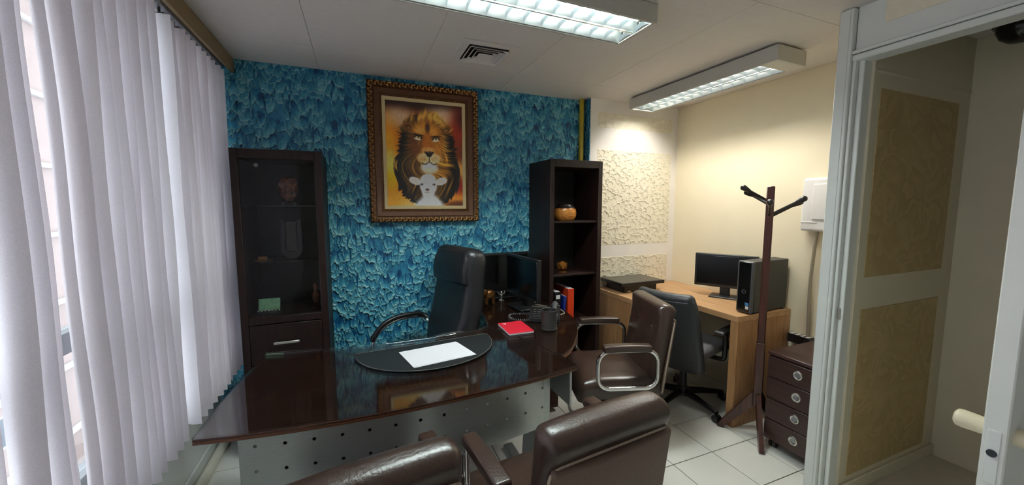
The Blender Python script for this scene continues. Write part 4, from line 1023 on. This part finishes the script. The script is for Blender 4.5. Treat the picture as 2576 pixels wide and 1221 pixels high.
def exec_chair(loc, rotz):
    t = thing('executive_chair', 'high-backed black leather chair turned sideways behind the desk', 'chair', loc, rotz)
    s = rbox(.255, .255, .065, .05, 3, (6, 6, 2)); s.deform(lambda x, y, z: (x, y, z+(.02*(1-(x/.26)**2) if z > 0 else 0)-.03*max(0, (y-.12)/.14)**2)); s.build('seat', M_blacklea, t, (0, .01, .465))
    cbox(-.16, .16, -.17, .17, .365, .40, .006).build('mechanism', M_blackpl, t)
    Mb = tr(0, -.262, .842) @ rx(R(10))
    b = rbox(.235, .072, .365, .06, 3, (8, 2, 16))
    def fb(x, y, z):
        head = 1/(1+math.exp(-(z-.135)/.012)); lum = math.exp(-((z+.20)/.10)**2)
        yy = y
        if y > 0: yy += .016*head*(.6+.4*math.cos(x/.225*1.4)) + .016*lum-.014*math.exp(-((z-.10)/.02)**2)-.010*math.exp(-((abs(x)-.15)/.012)**2)*(1-head)
        yy -= .035*math.sin((z+.365)/.73*math.pi)*.6
        xx = x*(1-.10*max(0, (z-.24)/.125)**2-.10*max(0, (-z-.1)/.26))
        return (xx, yy, z)
    b.deform(fb); MB().merge(b, Mb).build('backrest', M_blacklea, t)
    hp = rbox(.205, .022, .112, .021, 3, (6, 2, 4)); hp.deform(lambda x, y, z: (x*(1-.12*max(0, z/.1)**2), y+.012*math.cos(x/.2*1.3)-.015*(z/.1)**2, z)); MB().merge(hp, Mb @ tr(0, .066, .232)).build('headrest', M_blacklea, t)
    hw_ = [(math.copysign(.226*(1-.10*max(0, (z-.24)/.125)**2), sx), -.045, z) for sx, zz in ((-1, None),) for z in (-.1, .05, .2, .30)]
    for sd in (-1, 1):
        P = [(sd*.226*(1-.10*max(0, (z-.24)/.125)**2), -.018-.021*math.sin((z+.365)/.73*math.pi), z) for z in (-.30, -.2, -.1, 0, .1, .2, .28, .32)]
        MB().merge(tube(smooth_path(P, 3), .004, 6), Mb).build('seam', M_blacklea, t)
        x = sd*.272
        arm = smooth_path([(sd*.235, -.20, .65), (x, -.165, .690), (x, -.08, .708), (x, .04, .704), (x, .13, .668), (x, .19, .600), (x, .205, .530), (sd*.25, .17, .455), (sd*.20, .08, .41)], 5)
        tube([Vector(p)-Vector((0, 0, .010)) for p in arm], .010, 10).build('arm_frame', M_chrome, t)
        pad_ = tube([p+Vector((0, .004, .010)) for p in arm[2:28]], .0165, 10); pad_.build('arm_pad', M_blacklea, t)
    star_base(t, .30, .37, M_chrome, ang0=.4)
    return t
exec_chair((.335, 2.405, 0), R(108))
def task_chair(loc, rotz):
    t = thing('task_chair', 'black swivel task chair pushed up to the oak desk', 'chair', loc, rotz)
    s = rbox(.235, .235, .04, .032, 3, (5, 5, 1)); s.deform(lambda x, y, z: (x, y, z-.03*max(0, (y-.12)/.12)**2)); s.build('seat', M_greyfab, t, (0, .02, .465))
    cbox(-.11, .11, -.14, .14, .375, .424, .006).build('mechanism', M_blackpl, t)
    Mb = tr(0, -.265, .605) @ rx(R(14))
    b = rbox(.245, .034, .292, .032, 3, (8, 2, 10))
    def fb(x, y, z):
        xx = x*(1-.20*max(0, (z-.05)/.24)**2-.05*max(0, (-z-.10)/.20)**1.5)
        yy = y+.028*(x/.24)**2-.022*math.sin((z+.29)/.58*math.pi)
        return (xx, yy, z)
    b.deform(fb); MB().merge(b, Mb).build('backrest', M_blackfab, t)
    sm = rbox(.215, .008, .255, .007, 2, (6, 1, 8)); sm.deform(lambda x, y, z: (fb(x, 0, z)[0], fb(x, y-.030, z)[1], z)); MB().merge(sm, Mb).build('back_cover', M_blackfab, t)
    tube(smooth_path([(0, -.06, .39), (0, -.20, .40), (0, -.285, .47), (0, -.31, .60)], 4), .020, 8).build('back_bar', M_blackpl, t)
    for sd in (-1, 1):
        x = sd*.275
        tube(smooth_path([(sd*.12, .02, .40), (sd*.24, .02, .405), (x, .02, .43), (x, .02, .60)], 4), .017, 8).build('arm_post', M_blackpl, t)
        MB().merge(rbox(.034, .115, .014, .012, 2, (1, 3, 1)), tr(x, .03, .615)).build('arm_pad', M_darkgrey, t)
    star_base(t, .31, .38, M_blackpl, ang0=R(196)-rotz)
    return t
task_chair((2.235, 2.075, 0), R(-74))
# ================================================================== OAK DESK
OX = 2.255; OY = 1.675
od = thing('oak_desk', 'light oak L-shaped desk along the cream wall', 'desk', (2.5, 2.2, 0))
L_ = lambda O: [(x-2.5, y-2.2) for x, y in O]
prism(L_([(OX, OY), (XR-.004, OY), (XR-.004, YW-.008), (1.922, YW-.008), (1.922, 2.30), (OX, 2.30)]), .722, .760, .0015).build('desk_top', M_oak, od)
cbox(OX-2.5+.004, XR-.006-2.5, OY-2.2+.0005, OY-2.2+.055, 0, .7215, .0015).build('end_panel', M_oak_v, od)
cbox(1.926-2.5, 1.945-2.5, 2.305-2.2, YW-.012-2.2, 0, .7215, .0015).build('side_panel', M_oak_v, od)
cbox(1.946-2.5, 2.20-2.5, YW-.05-2.2, YW-.03-2.2, .30, .7215, .0015).build('back_panel', M_oak_v, od)
cbox(2.55-2.5, XR-.01-2.5, OY+.06-2.2, 2.10-2.2, .45, .465, .0015).build('inner_shelf', M_oak_v, od)
monitor('computer_monitor', 'black monitor on the oak desk half hidden by the computer tower', (2.640, 2.09, .760), R(-61), .435, .262, .078, base=(.20, .15))
tw = thing('computer_tower', 'black and grey computer tower standing on the end of the oak desk', 'computer', (2.55, 1.735, .760), R(4))
cbox(-.165, .205, -.050, .050, .008, .352, .004).build('case', M_darkgrey, tw)
MB().merge(rbox(.014, .053, .174, .012, 2, (1, 1, 1)), tr(-.178, 0, .180)).build('front_bezel', M_handset, tw)
cbox(-.194, -.186, -.042, .042, .014, .346, .003).build('front_panel', M_screen, tw)
MB().merge(tube([(-.1945, .014*math.cos(R(a)), .150+.014*math.sin(R(a))) for a in range(0, 360, 30)], .0014, 5, closed=True)).build('round_badge', M_handset, tw)
cbox(-.1955, -.1935, -.036, -.012, .058, .078, .0004).build('sticker', M_label_b, tw)
cbox(-.1955, -.1935, -.036, -.016, .034, .054, .0004).build('sticker', M_label_w, tw)
fc = bpy.data.curves.new('badge_text', 'FONT'); fc.body = 'DELL'; fc.size = .0125; fc.align_x = 'CENTER'; fc.align_y = 'CENTER'; fc.extrude = .0003
fo = bpy.data.objects.new('badge_text_source', fc); tm = bpy.data.meshes.new_from_object(fo); bpy.data.objects.remove(fo)
tm.materials.clear(); tm.materials.append(M_handset); bt_ = bpy.data.objects.new('badge_text', tm); COL.objects.link(bt_); bt_.parent = tw
bt_.location = (-.1948, 0, .150); bt_.rotation_euler = (R(90), 0, R(-90))
for z in (.30, .06): MB().merge(lathe([(0, 0), (.004, 0), (.003, .002), (0, .002)], 10), tr(.185, -.050, z) @ rx(R(90))).build('screw', M_blackpl, tw)
for x in (-.13, .18):
    for y in (-.038, .038): lathe([(0, 0), (.012, 0), (.010, .008), (0, .008)], 12).build('foot', M_blackpl, tw, (x, y, 0))
# flat screen lying on a black box
bx = thing('black_device_box', 'low black device box under the flat screen on the oak desk', 'device', (2.19, 2.60, .760))
cbox(-.18, .155, -.10, .15, .0005, .060, .004).build('body', M_blackpl, bx)
cbox(-.1815, -.1795, -.07, .10, .012, .048, .001).build('front_panel', M_darkgrey, bx)
cbox(-.150, -.115, -.1012, -.0995, .006, .014, .0004).build('label_strip', M_brush, bx)
fs_ = thing('flat_screen', 'grey screen lying face up on the black device box', 'screen', (2.172, 2.610, .8215))
MB().merge(rbox(.222, .148, .014, .004, 2, (1, 1, 1)), tr(0, 0, .014)).build('casing', M_blackpl, fs_)
cbox(-.208, .208, -.136, .136, .0275, .0290, .0006).build('screen', M_greyscreen, fs_)
tag(tube(smooth_path([(2.36, 2.62, .79), (2.40, 2.64, .768), (2.44, 2.70, .766), (2.455, 2.745, .80), (2.46, 2.765, .84)], 5), .004, 6).build('screen_cable', M_blackknob), 'thin dark cable by the flat screen on the oak desk', 'cable')
# ================================================================== RIGHT SIDE
ct = thing('coat_rack', 'dark wooden coat rack with knobbed pegs between oak desk and drawer unit', 'coat rack', (2.322, 1.562, 0))
dirv = Vector((2.322, 1.562, 0)).normalized(); left = Vector((-dirv.y, dirv.x, 0)); ang = math.atan2(left.y, left.x)
MB().merge(cbox(-.021, .021, -.021, .021, .62, 1.595, .005), rz(ang)).build('upper_pole', M_rack, ct)
MB().merge(cbox(-.025, .025, -.025, .025, .20, .622, .005), rz(ang)).build('lower_pole', M_rack, ct)
for a, r in ((math.atan2(1.730-1.562, 2.205-2.322), .205), (math.atan2(1.423-1.562, 2.184-2.322), .196), (R(-2), .20)):
    o = [(.018, .285), (.030, .290), (r+.012, .012), (r+.008, 0), (r-.022, 0), (r-.03, .010), (.018, .20)]
    vs = [(x, y, z) for y in (-.013, .013) for x, z in o]; n = len(o)
    MB().add(vs, [tuple(range(n)), tuple(range(n, 2*n))]+[(i, (i+1) % n, n+(i+1) % n, n+i) for i in range(n)]).build('leg', M_rack, ct, rot=(0, 0, a), angle=25)
for da, zz, L in ((14, 1.508, .135), (-14, 1.490, .118), (180-10, 1.428, .152), (180+12, 1.416, .140), (90, 1.42, .13), (-90, 1.47, .13)):
    a = ang+R(da); c, s = math.cos(a), math.sin(a)
    P = [(c*.015, s*.015, zz), (c*L, s*L, zz+L*.55)]
    pg = tube(P, .008, 8).build('peg', M_blackknob, ct)
    e0 = Vector(P[1]); d_ = (Vector(P[1])-Vector(P[0])).normalized()
    tube([e0-d_*.030, e0-d_*.018, e0+d_*.004, e0+d_*.018, e0+d_*.026, e0+d_*.030], [.009, .012, .017, .018, .012, .003], 12).build('knob', M_blackknob, pg)
du = thing('drawer_unit', 'brown four-drawer pedestal on casters with round ring pulls', 'drawer unit', (2.50, 1.312, 0))
cbox(-.215, .22, -.158, .165, .055, .585, .002).build('body', M_drawer, du)
cbox(-.232, .222, -.160, .167, .586, .607, .003).build('top', M_drawer, du)
for k in range(4):
    z1 = .578-.130*k
    d = cbox(-.233, -.216, -.155, .162, z1-.125, z1, .002).build('drawer', M_drawer, du)
    m = MB(); m.merge(tube([(0, .020*math.cos(R(a)), .020*math.sin(R(a))) for a in range(0, 360, 15)], .0065, 8, closed=True), tr(-.2345, -.008, z1-.055))
    m.build('ring_pull', M_brush, d)
    MB().merge(lathe([(0, 0), (.017, 0), (.015, .003), (0, .0015)], 18), tr(-.2332, -.008, z1-.055) @ ry(R(-90))).build('pull_cup', M_alu, d)
for x in (-.18, .18):
    for y in (-.12, .13):
        c = MB(); 
        for q in (-1, 1): c.merge(lathe([(0, -.008), (.021, -.008), (.0225, 0), (.021, .008), (0, .008)], 14), tr(x, y+q*.011, .0228) @ rx(R(90)))
        c.merge(cbox(x-.012, x+.012, y-.004, y+.004, .022, .056, .002)); c.build('caster', M_darkgrey, du)
# white wall box with conduit
wb = thing('wall_box', 'white plastic box mounted on the cream wall', 'wall box', (XR-.001, 1.50, 1.312))
MB().merge(rbox(.030, .125, .172, .018, 3, (1, 2, 2)), tr(-.031, 0, .172)).build('cover', M_box, wb)
MB().merge(rbox(.008, .085, .115, .007, 2, (1, 1, 1)), tr(-.062, -.03, .19)).build('raised_panel', M_box, wb)
cbox(-.064, -.058, .02, .12, .055, .061, .001).build('ridge', M_box, wb)
tag(tube(smooth_path([(XR-.03, 1.535, 1.318), (XR-.028, 1.545, 1.15), (XR-.022, 1.555, .95), (XR-.022, 1.55, .75), (XR-.022, 1.545, .50), (XR-.022, 1.55, .12), (XR-.022, 1.55, .02)], 6), .010, 10).build('wall_conduit', M_cable), 'grey cable conduit running down from the white box', 'cable')
sk = thing('slotted_wall_device', 'dark device with pale slots low on the cream wall behind the drawer unit', 'socket', (XR-.001, 1.585, .575))
cbox(-.055, 0, -.07, .07, -.03, .028, .003).build('body', M_blackpl, sk)
for k in range(4): cbox(-.050, -.006, -.060+.033*k, -.040+.033*k, .0275, .0300, .0005).build('slot', M_box, sk)
# dome in the hall
dm = thing('dome_fixture', 'black dome fixture high up in the hall beyond the doorway', 'ceiling fixture', (XV-.10, .865, HC-.001))
lathe([(0, -.10), (.04, -.093), (.07, -.07), (.085, -.035), (.088, 0), (0, 0)], 20).build('dome', M_screen, dm)
lathe([(.0895, -.012), (.096, -.010), (.096, -.0005), (.0895, -.0005)], 20).build('collar', M_blackpl, dm)
